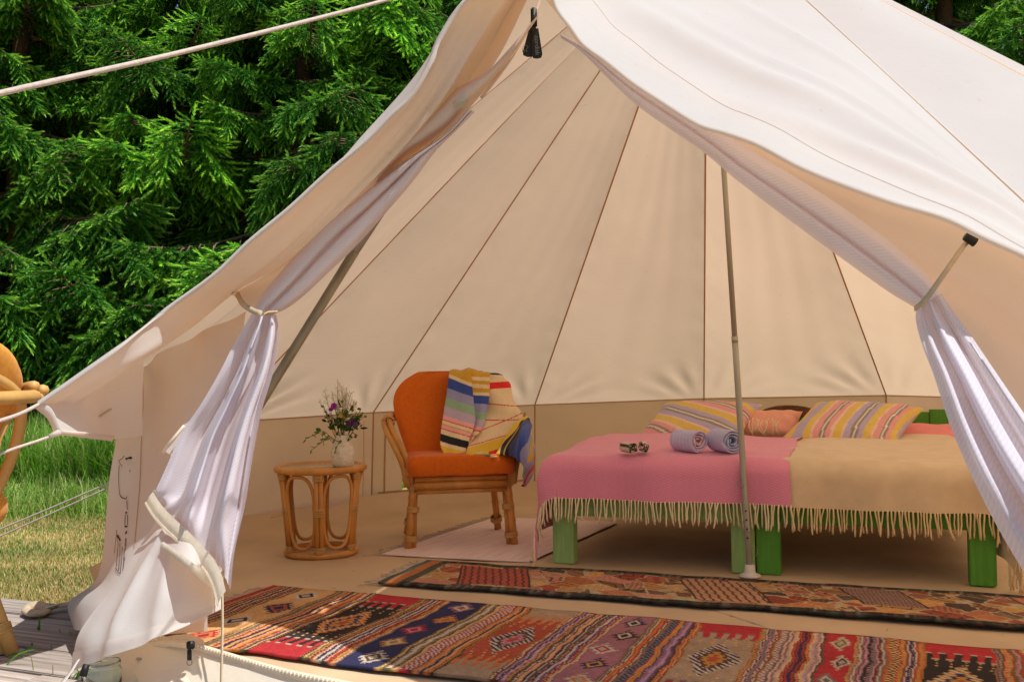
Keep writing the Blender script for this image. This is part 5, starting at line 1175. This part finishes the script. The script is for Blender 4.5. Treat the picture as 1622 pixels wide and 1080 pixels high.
f1 = loft(px_rows([[(714, 590, 5.74), (730, 588, 5.74), (746, 587, 5.74)], [(713, 592, cY(592, 0.03)), (730, 590, cY(590, 0.05)), (746, 590, cY(588, 0.06))], [(709, 625, cY(625, 0.03)), (727, 628, cY(628, 0.06)), (749, 630, cY(630, 0.05))], [(703, 660, cY(660, 0.04)), (724, 664, cY(664, 0.07)), (752, 668, cY(668, 0.06))], [(698, 695, cY(695, 0.06)), (720, 700, cY(700, 0.09)), (741, 702, cY(702, 0.08))], [(698, 708, cY(708, 0.08)), (720, 716, cY(716, 0.10)), (738, 716, cY(716, 0.09))], [(704, 722, cY(722, 0.13)), (722, 725, cY(724, 0.15)), (738, 724, cY(724, 0.15))]]), 80, 220, lambda U, V: 0.006 * np.sin(U * 8 + 3 * V))
sheet('throw_fold', f1, M['knit'], th, paint(f1, s1col))
f2 = loft(px_rows([[(744, 588, 5.74), (760, 590, 5.74), (776, 593, 5.74)], [(744, 590, cY(588, 0.04)), (760, 592, cY(590, 0.03)), (775, 596, cY(594, 0.02))], [(747, 625, cY(625, 0.03)), (760, 627, cY(627, 0.04)), (774, 628, cY(628, 0.03))], [(750, 655, cY(655, 0.035)), (762, 656, cY(656, 0.05)), (770, 652, cY(652, 0.04))], [(745, 680, cY(680, 0.04)), (755, 684, cY(684, 0.06)), (765, 676, cY(676, 0.05))], [(740, 700, cY(700, 0.06)), (744, 702, cY(702, 0.07)), (751, 690, cY(690, 0.07))]]), 70, 200, lambda U, V: 0.005 * np.sin(U * 7 + 4 * V))
sheet('throw_fold', f2, M['knit'], th, paint(f2, s2col))
# the part bunched over the arm, with its tail outside
def armcol(i, j, P):
    s = j; 
    for lim, c in ((0.10, YLW), (0.16, BLK), (0.19, GOLD), (0.24, BLK), (0.30, lin(70, 74, 104)), (0.44, BLU), (0.56, LVG), (0.64, MNT), (0.70, GOLD), (0.78, LVG), (0.84, RED), (0.92, MAU), (0.95, RED), (2, PK)):
        if s < lim: return c
rowsA = px_rows([[(786, 722, 5.24), (800, 700, 5.28), (812, 682, 5.34), (824, 668, 5.42), (836, 660, 5.52)], [(806, 722, 5.16), (814, 700, 5.16), (820, 682, 5.22), (828, 670, 5.32), (836, 664, 5.44)], [(822, 728, 5.12), (826, 702, 5.10), (827, 686, 5.16), (832, 676, 5.28), (838, 672, 5.40)], [(830, 745, 5.14), (833, 715, 5.14), (834, 696, 5.20), (837, 686, 5.30), (840, 684, 5.42)], [(829, 764, 5.22), (838, 740, 5.22), (840, 718, 5.28), (841, 706, 5.36), (842, 700, 5.46)], [(826, 770, 5.30), (834, 766, 5.30), (842, 757, 5.34), (843, 745, 5.42), (843, 735, 5.50)]])
armP = loft(rowsA, 90, 170, lambda U, V: 0.009 * np.sin(V * 16 + U * 3) + 0.004 * np.sin(V * 37))
n_, m_ = armP.shape[:2]; Cc = np.zeros(armP.shape)
for i in range(n_):
    for j in range(m_):
        v_ = j / (m_ - 1); Cc[i, j] = armcol(0, v_ + 0.03 * math.sin(i * 0.12), None) if v_ < 0.93 else BLK
sheet('throw_cloth', armP, M['knit'], th, Cc)
for o_ in th.children:
    md = o_.modifiers.new('thick', 'SOLIDIFY'); md.thickness = 0.007; md.offset = 1
g = G()
for (x, y, Y_, rr_, c) in ((748, 720, 5.22, 0.016, CRM), (760, 716, 5.22, 0.018, lin(214, 206, 176)), (772, 719, 5.20, 0.016, lin(128, 128, 100)), (738, 722, 5.22, 0.015, GOLD), (782, 721, 5.18, 0.014, CRM)): g.ball(aty(x, y + 2, Y_), rr_ * 0.62, 14, 10, (2.4, 1.2, 0.7), col=tuple(c))
obj('throw_bunch', g, M['knit'], th)

# chair on the deck, cropped by the left edge: it faces away to the left, its back towards the tent
armchair('sunlit cane armchair with orange cushions coloured as sunlit on the deck at the left edge', (-2.37, 3.60, ZD), math.radians(-120), 1.27, M['rattan_pale'], M['orange_pale'], 'cane armchairs with orange cushions', 0.10)

# ================================================================== RUGS
def lc(*c): return np.array(lin(*c))
rr = np.random.default_rng(21)
KR = dict(red=lc(190, 24, 36), org=lc(214, 118, 40), ora=lc(232, 150, 92), tan=lc(216, 164, 98), brn=lc(96, 56, 36), dk=lc(48, 38, 36), blu=lc(42, 44, 86), pur=lc(96, 62, 118), mau=lc(168, 104, 112), pnk=lc(206, 130, 146), grn=lc(110, 104, 50), gry=lc(120, 112, 108), crm=lc(206, 186, 154), rst=lc(184, 72, 34), bei=lc(176, 146, 112), gld=lc(200, 140, 36), lil=lc(180, 140, 178), wht=lc(206, 192, 170), dgn=lc(58, 66, 50))
def stripe_seq(names, width):
    """narrow woven bands; returns (edges, colours, kind)"""
    n = len(names); wd_ = rr.uniform(0.6, 1.4, n); wd_ = np.cumsum(wd_ / wd_.sum() * width); return wd_, names
def kilim_colours(U, V, W):
    """U along the rug, V across (0..W); band layout as in the photograph"""
    n, mm = U.shape; Cc = np.zeros((n, mm, 3)); Cc[:] = KR['tan']
    wav = 0.005 * np.sin(V * 8 + U * 3.7) + 0.004 * np.sin(V * 21 + 7.3 * U) + 0.0025 * np.sin(V * 53 + 11 * U) + 0.003 * np.sin(U * 31 + V * 4)
    Uw = U + wav
    secs = [('solid', -0.2, 0.03, 'red'), ('st', 0.03, 0.165, 'brn org grn ora blu crm brn tan red blu tan grn'.split()), ('mot', 0.165, 0.335, ('tan', [('crm', 'blu'), ('blu', 'rst'), ('crm', 'blu'), ('red', 'org')])), ('st', 0.335, 0.52, 'brn grn gry tan red ora blu tan brn ora gld brn org blu tan'.split()),
            ('pan', 0.52, 0.735, ('dk', 'red', 'org', 'tan')), ('st', 0.735, 0.872, 'brn tan grn gld brn crm blu wht blu ora red brn org ora gry'.split()), ('mot', 0.872, 1.02, ('blu', [('mau', 'crm'), ('org', 'gld'), ('red', 'pnk'), ('gld', 'crm'), ('wht', 'brn')])),
            ('st', 1.02, 1.10, 'grn tan gry crm grn brn tan'.split()), ('chk', 1.10, 1.145, ('red', 'wht')), ('st', 1.145, 1.215, 'brn org ora gld blu tan org gld'.split()), ('pan', 1.215, 1.405, ('rst', 'bei', 'blu', 'crm')), ('st', 1.405, 1.588, 'crm brn lil pur pnk gld brn crm red tan blu grn mau blu crm brn red tan'.split()),
            ('mot', 1.588, 1.712, ('mau', [('blu', 'crm'), ('dk', 'crm'), ('wht', 'red'), ('blu', 'gld'), ('crm', 'org')])), ('st', 1.712, 1.775, 'grn dgn gld org red crm mau'.split()), ('chk', 1.775, 1.80, ('gry', 'blu')), ('st', 1.80, 1.885, 'red org brn mau lil pur gld tan'.split()),
            ('pan', 1.885, 2.10, ('bei', 'red', 'blu', 'crm')), ('st', 2.10, 2.16, 'org rst dk gry pnk crm grn'.split()), ('chk', 2.16, 2.18, ('crm', 'mau')), ('st', 2.18, 2.312, 'gry crm grn tan red brn blu red org crm lil pnk brn'.split()), ('mot', 2.312, 2.405, ('red', [('crm', 'grn'), ('crm', 'blu'), ('gry', 'crm'), ('tan', 'blu')])),
            ('st', 2.405, 2.515, 'gld gry mau pnk dk gry brn crm rst'.split()), ('chk', 2.515, 2.54, ('brn', 'tan')), ('st', 2.54, 2.615, 'red org grn crm dk pur red gld org'.split()), ('pan', 2.615, 2.825, ('dk', 'red', 'gld', 'crm')), ('st', 2.825, 2.95, 'pur gry org gld grn pnk red crm brn tan'.split()), ('mot', 2.95, 3.1, ('org', [('blu', 'crm')] * 4)), ('st', 3.1, 3.4, 'red brn org tan blu grn crm mau gld red pur brn tan org gry'.split())]
    for kind, u0, u1, dat in secs:
        msk = (Uw >= u0) & (Uw < u1)
        if not msk.any(): continue
        uu = (Uw[msk] - u0) / (u1 - u0); vv = V[msk] / W; um = Uw[msk] - u0; vm = V[msk]; out = np.zeros((msk.sum(), 3))
        if kind == 'solid': out[:] = KR[dat]
        elif kind == 'st':
            dat = [q for a_, b_ in zip(dat, dat[::-1]) for q in ((a_, b_) if len(dat) < 14 else (a_, a_, b_))]
            ed, nm = stripe_seq(dat, 1.0); idx = np.clip(np.searchsorted(ed, uu), 0, len(nm) - 1); pal = np.array([KR[q] for q in nm]); out[:] = pal[idx]
            # some bands carry a beaded line
            bead = (idx % 4 == 1) & (np.sin(vm * 2 * np.pi / 0.018) > 0.2); out[bead] = pal[(idx[bead] + 2) % len(nm)] * 0.8
        elif kind == 'chk':
            c = (np.floor(um / 0.010) + np.floor(vm / 0.013)) % 2 > 0; out[:] = KR[dat[0]]; out[c] = KR[dat[1]]
        elif kind == 'mot':
            base, mots = dat; out[:] = KR[base]; nm = len(mots); cell = vv * nm; ci = np.clip(cell.astype(int), 0, nm - 1); cy = (cell - ci - 0.5) * W / nm; cx = um - (u1 - u0) * (0.5 + 0.12 * np.sin(ci * 2.1))
            sx_, sy_ = np.abs(cx) / ((u1 - u0) * 0.36), np.abs(cy) / (W / nm * 0.40)
            zg = 0.16 * (np.floor(np.abs(cy) / 0.010) % 2) ; star = (sx_ + sy_ < 0.95 - zg); tooth = (sx_ + sy_ < 1.15) & (np.floor((cx + cy) / 0.013) % 3 == 0); core = (sx_ + sy_ < 0.36)
            for k, (a, b) in enumerate(mots):
                q = ci == k; out[q & star] = KR[a]; out[q & tooth & ~star] = KR[a] * 0.8; out[q & star & (sx_ + sy_ < 0.62)] = KR[b]; out[q & core] = KR[a] * 0.75
            edge = (uu < 0.05) | (uu > 0.95); out[edge & (np.sin(vm * 2 * np.pi / 0.02) > 0)] *= 0.6
        elif kind == 'pan':
            fld, end, m1, m2 = dat; out[:] = KR[fld]
            tooth = (np.floor(um / ((u1 - u0) / 5.0 * 0.5)) % 2)
            e0 = np.minimum(vm, W - vm); out[e0 < 0.10 + 0.075 * tooth] = KR[end]
            ln_ = (e0 > 0.10 + 0.075 * tooth) & (e0 < 0.112 + 0.075 * tooth); out[ln_] = KR['crm'] * 0.8 if fld != 'bei' else KR['gry']
            if fld == 'rst': out[e0 < 0.09 + 0.07 * tooth] = KR['bei']; out[(e0 >= 0.09 + 0.07 * tooth) & (e0 < 0.15 + 0.05 * tooth)] = KR['org']
            cx, cy = um - (u1 - u0) / 2, vm - W / 2; sx_, sy_ = np.abs(cx) / ((u1 - u0) * 0.40), np.abs(cy) / 0.17
            d_ = sx_ + sy_ * 0.9 - 0.12 * (np.floor(cy / 0.016) % 2); r1 = d_ < 0.95; out[r1] = KR[m1]; sp = r1 & (np.floor((cx - cy) / 0.014) % 2 == 0); out[sp] = KR[m2]; out[d_ < 0.6] = KR['blu'] if m1 != 'blu' else KR['brn']; out[d_ < 0.42] = KR['gld'] if fld != 'rst' else KR['pnk']; out[d_ < 0.2] = KR['rst']
            drops = (np.sin(cx * 2 * np.pi / 0.04) > 0.82) & (np.sin(cy * 2 * np.pi / 0.03) > 0.2) & (np.abs(cy) > 0.16) & (np.abs(cy) < W / 2 - 0.19); out[drops] = KR['tan']
            edge = (uu < 0.025) | (uu > 0.975); out[edge] = KR['gld']; out[edge & (np.sin(vm * 2 * np.pi / 0.014) > 0)] = KR['dk']
        Cc[msk] = out
    Cc *= (1 + 0.10 * rr.standard_normal((n, mm)))[..., None]; Cc = Cc * 0.80 + Cc.mean(-1, keepdims=True) * 0.11; wv = (1 + 0.07 * np.sin(V * 2 * np.pi / 0.0046)); return np.clip(Cc * wv[..., None], 0.004, 1)
def rug(name, label, o0, ex, ey, L, W, step, colf, fringe_ends, seed, hgt=0.007, edge_wob=0.012, wave=0.006, mat='kilim'):
    o_ = thing(name, label, 'rug', (o0[0], o0[1], 0)); nu, nv = int(L / step), int(W / step); U, V = np.meshgrid(np.linspace(0, L, nu), np.linspace(0, W, nv), indexing='ij')
    Cc = colf(U, V, W)
    ew = np.array([edge_wob * (zw(u * 3.1, 0, seed, 1.0) + 0.5 * zw(u * 9, 3, seed, 1.0)) for u in U[:, 0]]); ew2 = np.array([edge_wob * (zw(u * 2.7, 7, seed, 1.0) + 0.5 * zw(u * 8, 5, seed, 1.0)) for u in U[:, 0]])
    Vp = V * (1 + (ew2 - ew)[:, None] / W) + ew[:, None]; Up = U + np.array([0.012 * zw(v * 4, 9, seed, 1.0) for v in V[0]])[None, :]
    coarse = np.array([[zw(u * 1.6, v * 2.2, seed, 1.0) + 0.4 * zw(u * 5, v * 6, seed, 1.0) for v in np.linspace(0, W, 24)] for u in np.linspace(0, L, 90)])
    iu = U / L * 89; iv = V / W * 23; i0 = np.clip(iu.astype(int), 0, 88); j0 = np.clip(iv.astype(int), 0, 22); fu = iu - i0; fv = iv - j0
    nzv = coarse[i0, j0] * (1 - fu) * (1 - fv) + coarse[i0 + 1, j0] * fu * (1 - fv) + coarse[i0, j0 + 1] * (1 - fu) * fv + coarse[i0 + 1, j0 + 1] * fu * fv
    Z = hgt + 0.006 + wave * (nzv + 0.9)
    P = np.array([o0[0], o0[1], 0])[None, None] + Up[..., None] * ex + Vp[..., None] * ey; P[..., 2] = Z
    me = bpy.data.meshes.new('rug_weave'); me.vertices.add(nu * nv); me.vertices.foreach_set('co', P.astype(np.float32).ravel())
    a = (np.arange(nu - 1)[:, None] * nv + np.arange(nv - 1)[None]).ravel(); q = np.stack([a, a + 1, a + nv + 1, a + nv], 1).astype(np.int32)
    if np.cross(ex, ey)[2] > 0: q = q[:, ::-1]
    me.loops.add(q.size); me.loops.foreach_set('vertex_index', np.ascontiguousarray(q).ravel()); me.polygons.add(len(q)); me.polygons.foreach_set('loop_start', np.arange(0, q.size, 4, dtype=np.int32)); me.polygons.foreach_set('use_smooth', np.ones(len(q), bool)); me.update(); me.validate()
    if Cc is not None:
        at = me.color_attributes.new('col', 'FLOAT_COLOR', 'POINT'); arr = np.ones((nu * nv, 4), np.float32); arr[:, :3] = Cc.reshape(-1, 3); at.data.foreach_set('color', arr.ravel())
    ul = me.uv_layers.new(name='uv'); idx = np.zeros(len(me.loops), np.int32); me.loops.foreach_get('vertex_index', idx); ul.data.foreach_set('uv', np.stack([V, U], -1).reshape(-1, 2).astype(np.float32)[idx].ravel())
    me.materials.append(M[mat]); link('rug_weave', me, o_)
    # rolled side edges give the rug its thickness
    for j, nm in ((0, 'selvedge'), (nv - 1, 'selvedge')):
        ln = P[::4, j] - np.array([0, 0, 0.004]); g = G()
        if Cc is not None:
            g.tube(ln, 0.0055, 6); cs = Cc[::4, j] * 0.75; g.c = [tuple(cs[min(k // 6, len(cs) - 1)]) for k in range(len(g.v))]
        else: g.tube(ln, 0.005, 6)
        obj(nm, g, M[mat], o_, uv=None if Cc is not None else np.array([(k * 0.01, 0) for k in range(len(g.v))]))
    r_ = random.Random(seed)
    for end in fringe_ends:
        g = G(); i = 0 if end == 0 else nu - 1; sg = -1 if end == 0 else 1
        for j in np.arange(0, nv, max(1, int(0.013 / step))):
            p0 = P[i, int(j)] + np.array([0, 0, -0.003]); ln = r_.uniform(0.05, 0.09); d = ex * sg + ey * r_.gauss(0, 0.35); p1 = p0 + d * ln * 0.5; p2 = p0 + (d + ey * r_.gauss(0, 0.4)) * ln; p1[2] = 0.012; p2[2] = 0.008
            g.tube(spl([p0, p1, p2], 5), 0.0022, 4)
        obj('fringe', g, M['fringe'], o_)
    return o_
KO = onz(432, 934, 0.0); KE = np.array([0.925, -0.38, 0]); KV = np.array([-0.38, -0.925, 0])
rug('kilim_rug', 'large striped kilim in red, orange and blue nearest the tent door', KO, KE, KV, 3.25, 0.86, 0.0046, kilim_colours, [0], 31, wave=0.008, edge_wob=0.018)
# patchwork runner: dark whip-stitched border round slanting patches
RO = onz(676, 893, 0.0); RE_ = onz(1622, 951, 0.0) - RO; RE_ /= np.linalg.norm(RE_); RV = np.array([RE_[1], -RE_[0], 0])
patch_pts = rr.uniform([0.0, 0.0], [3.4, 0.5], (230, 2)); PC = [lc(206, 120, 40), lc(196, 140, 70), lc(176, 74, 44), lc(206, 160, 96), lc(150, 96, 60), lc(196, 110, 66), lc(118, 90, 74), lc(216, 150, 60), lc(206, 132, 100), lc(90, 72, 60)]
pc = np.array([PC[k] for k in rr.integers(0, len(PC), 230)]); pan = rr.uniform(0, np.pi, 230); pk_ = rr.integers(0, 4, 230)
def runner_colours(U, V, W):
    n, mm = U.shape; Us = U - 0.35 * (V - W / 2)
    d = np.full((n, mm), 9.0); d2 = np.full((n, mm), 9.0); ix = np.zeros((n, mm), int)
    for k, (a, b) in enumerate(patch_pts):
        q = np.abs(Us - a) * 0.8 + np.abs(V - b) * 1.15 + 0.35 * np.abs((Us - a) * math.cos(pan[k]) + (V - b) * math.sin(pan[k])); m_ = q < d; d2 = np.where(m_, d, np.minimum(d2, q)); ix = np.where(m_, k, ix); d = np.where(m_, q, d)
    Cc = pc[ix].copy(); ca, sa = np.cos(pan[ix]), np.sin(pan[ix]); x = Us * ca + V * sa; y = -Us * sa + V * ca; kd = pk_[ix]
    s1 = (kd == 0) & (np.sin(x * 2 * np.pi / 0.020) > 0.35); Cc[s1] *= 0.55
    s2 = (kd == 1) & ((np.floor(x / 0.016) + np.floor(y / 0.022)) % 2 == 0); Cc[s2] *= np.array([1.25, 1.25, 1.3])
    s3 = (kd == 2) & (np.sin(x * 2 * np.pi / 0.05 + 2 * np.sin(y * 70)) > 0.82); Cc[s3] = lc(72, 54, 46)
    s4 = (kd == 3) & (np.sin(y * 2 * np.pi / 0.06) > 0.0); Cc[s4] = Cc[s4] * 0.8 + lc(226, 170, 80) * 0.2
    ln_ = (d2 - d) < 0.008; Cc[ln_] = lc(216, 190, 140) * 0.85
    # four plain woven blocks
    for a0, a1, b0, b1, c, kk in ((0.28, 0.62, 0.07, 0.43, lc(190, 84, 58), 0), (1.32, 1.62, 0.07, 0.42, lc(206, 150, 104), 1), (1.98, 2.22, 0.06, 0.34, lc(128, 92, 84), 2), (2.62, 2.92, 0.05, 0.45, lc(206, 106, 76), 3)):
        m_ = (Us > a0) & (Us < a1) & (V > b0) & (V < b1); Cc[m_] = c
        z = (np.sin((Us + 0.02 * np.sign(np.sin(V * 90))) * 2 * np.pi / (0.035 if kk != 2 else 0.016)) > 0.55) & m_; Cc[z] = (lc(120, 46, 34), lc(110, 70, 50), lc(186, 140, 120), lc(226, 140, 106))[kk]
        e = m_ & ((Us < a0 + 0.010) | (Us > a1 - 0.010)); Cc[e] = lc(70, 54, 44)
    ep = U < 0.13; Cc[ep] = lc(92, 92, 76); Cc[(U > 0.03) & (U < 0.085)] = lc(206, 118, 40); Cc[U < 0.03] = lc(86, 104, 92)
    e0 = np.minimum(V, W - V); bd = (e0 < 0.045) & (U > 0.10); st = np.floor(U / 0.013).astype(int); pal = np.array([lc(52, 56, 46), lc(74, 76, 66), lc(44, 40, 44), lc(112, 112, 96), lc(66, 58, 56), lc(96, 62, 56), lc(58, 74, 58)]); rc = rr.integers(0, 7, 600)
    Cc[bd] = pal[rc[(st + (V > W / 2) * 200)[bd]]]
    Cc = Cc * 0.66 + Cc.mean(-1, keepdims=True) * 0.14
    return np.clip(Cc * (1 + 0.12 * rr.standard_normal((n, mm)))[..., None], 0.004, 1)
rug('patchwork_runner', 'long patchwork runner with a dark stitched border in front of the beds', RO, RE_, RV, 3.15, 0.50, 0.0048, runner_colours, [0], 47, wave=0.008, edge_wob=0.022)
# pale pink rag rug under the chair
QA, QB, QD = onz(606, 880, 0), onz(842, 892, 0), onz(815, 811, 0)
qx = QB - QA; QL = np.linalg.norm(qx); qx /= QL; qy = QD - QA; QW = np.linalg.norm(qy); qy /= QW
rug('rag_rug', 'pale pink ribbed rag rug under the front of the orange armchair', QA, qx, qy, QL, 1.28, 0.012, lambda U, V, W: None, [0], 53, hgt=0.002, wave=0.004, edge_wob=0.015, mat='ragrug')

# a little grass and grit carried in on the groundsheet
r_ = random.Random(71); g = G()
for k in range(90):
    x, y = r_.uniform(-1.0, 2.2), r_.uniform(2.9, 5.0)
    if x * 0.55 + (y - 3.3) < -0.25: continue
    c = np.array([x, y, 0.012]); an = r_.uniform(0, 6.28); d = np.array([math.cos(an), math.sin(an), 0]) * r_.uniform(0.004, 0.022); s_ = np.array([-d[1], d[0], 0]) * 0.10
    g.grid(np.array([[c - d - s_, c - d + s_], [c + np.array([0, 0, 0.003]) - s_ * 1.3, c + np.array([0, 0, 0.003]) + s_ * 1.3], [c + d - s_ * 0.3, c + d + s_ * 0.3]]), tuple(r_.choice([lc(150, 140, 80), lc(70, 54, 40), lc(120, 130, 70), lc(170, 150, 100)])))
tag(obj('grass_bits', g, M['blade']), 'bits of dry grass carried in on the groundsheet', 'litter', kind='stuff')

# ================================================================== SMALL THINGS ON THE DECK
JC = onz(163, 1112, ZD); JC[2] = ZD + 0.002
jz = CAMH
jar = thing('glass_jar', 'empty clear glass jar standing on the deck by the tent flap', 'jar', tuple(JC))
d = ray(165, 1046); k = (JC[1]) / d[1]; topz = (CPOS + d * k)[2] - JC[2]
R0 = 28.0 / FPX * JC[1]; h = topz
prof = [(R0 * 0.5, 0.0), (R0 * 0.93, 0.002), (R0, 0.012), (R0, h * 0.74), (R0 * 0.985, h * 0.80), (R0 * 0.90, h * 0.86), (R0 * 0.88, h * 0.89), (R0 * 0.96, h * 0.905), (R0 * 0.965, h * 0.96), (R0 * 0.93, h * 0.995), (R0 * 0.88, h), (R0 * 0.84, h * 0.985), (R0 * 0.83, h * 0.88), (R0 * 0.90, h * 0.82), (R0 * 0.945, h * 0.74), (R0 * 0.945, 0.016), (R0 * 0.4, 0.010)]
obj('jar_body', G().lathe(prof, 48), M['jarglass'], jar, local=True)
g = G()
for k, (zz, hh) in enumerate(((0.62, 0.10), (0.44, 0.06))):
    for x in np.arange(0.1, 0.75, 0.12):
        a = -1.2 + x * 1.3; c = np.array([R0 * 0.93 * math.cos(a), R0 * 0.93 * math.sin(a), h * zz])
st = thing('cloth_strap', 'coiled beige cloth strap lying on the deck beside the tent wall', 'strap', tuple(onz(75, 966, ZD)))
p_ = [onz(47, 968, ZD + 0.02), onz(50, 960, ZD + 0.05), onz(66, 957, ZD + 0.05), onz(74, 966, ZD + 0.02), onz(92, 964, ZD + 0.02), onz(112, 956, ZD + 0.04)]
obj('coil', G().tube(spl([onz(44, 967, ZD + 0.02), onz(48, 961, ZD + 0.03), onz(60, 959, ZD + 0.035), onz(72, 964, ZD + 0.02), onz(66, 970, ZD + 0.02), onz(52, 971, ZD + 0.02)], 24), [0.028] * 24, 10, flat=0.5, closed=True), M['strap'], st)
for k in range(3): obj('tail', G().tube(spl([onz(66, 968 - 2 * k, ZD + 0.02), onz(84, 963 - 2 * k, ZD + 0.02 + 0.01 * k), onz(100, 959 - 2 * k, ZD + 0.03), onz(122, 953 - k, ZD + 0.04)], 14), 0.009, 7, flat=0.5), M['strap' if k < 2 else 'tape'], st)
def tuft(label, spots, seed, pal):
    r_ = random.Random(seed); g = G(); c0 = onz(spots[0][0], spots[0][1], ZD)
    o_ = None
    for x, y, dx, dy, wd_ in spots:
        b0 = onz(x, y, ZD - 0.02); b0[2] = ZD - 0.02; tip = aty(x + dx, y + dy, b0[1] - 0.02); md = (b0 + tip) / 2 + np.array([0, 0, 0.02]); pts = spl([b0, md, tip], 8); w_ = [wd_ * (1 - (i / 8.0) ** 2) + 0.0004 for i in range(8)]
        s_ = np.array([1.0, 0.2, 0]) if abs(dx) < abs(dy) * 1.5 else np.array([0.0, 0.4, 0.9])
        P = np.stack([[p__ - s_ * a for p__, a in zip(pts, w_)], [p__ + np.array([0, -0.001, 0]) for p__ in pts], [p__ + s_ * a for p__, a in zip(pts, w_)]], 1); g.grid(P, tuple(r_.choice(pal)))
    return tag(obj('grass_tuft', g, M['blade'], None), label, 'grass', 'grass growing between the deck boards')
gp = [lc(96, 146, 48), lc(120, 164, 66), lc(80, 128, 40)]
tuft('single broad green blade standing between the boards below the strap', [(62, 1004, 1, -30, 0.004), (62, 1004, -4, -8, 0.003)], 1, gp)
tuft('long green blades leaning over the boards below the chair leg', [(2, 1062, 52, -34, 0.005), (0, 1050, 40, -10, 0.003), (50, 1030, 2, -10, 0.003), (26, 1040, 40, -12, 0.0025)], 2, gp)
tuft('thin grass stems in the sunny gap between the boards', [(54, 1070, -8, -36, 0.0014), (84, 1076, -1, -24, 0.0014), (80, 1036, 4, -16, 0.002), (96, 1008, -3, -10, 0.0018), (112, 1012, -2, -10, 0.0018)], 3, [lc(150, 160, 90), lc(120, 150, 70)])
tuft('bunch of green grass behind the glass jar', [(118, 1082, 18, -22, 0.004), (124, 1082, 2, -20, 0.004), (110, 1082, 24, -14, 0.004), (104, 1084, 18, -18, 0.004), (132, 1080, -6, -16, 0.003), (176, 1040, 2, -10, 0.003), (192, 1052, 4, -10, 0.003), (200, 1060, -4, -12, 0.003)], 4, gp)
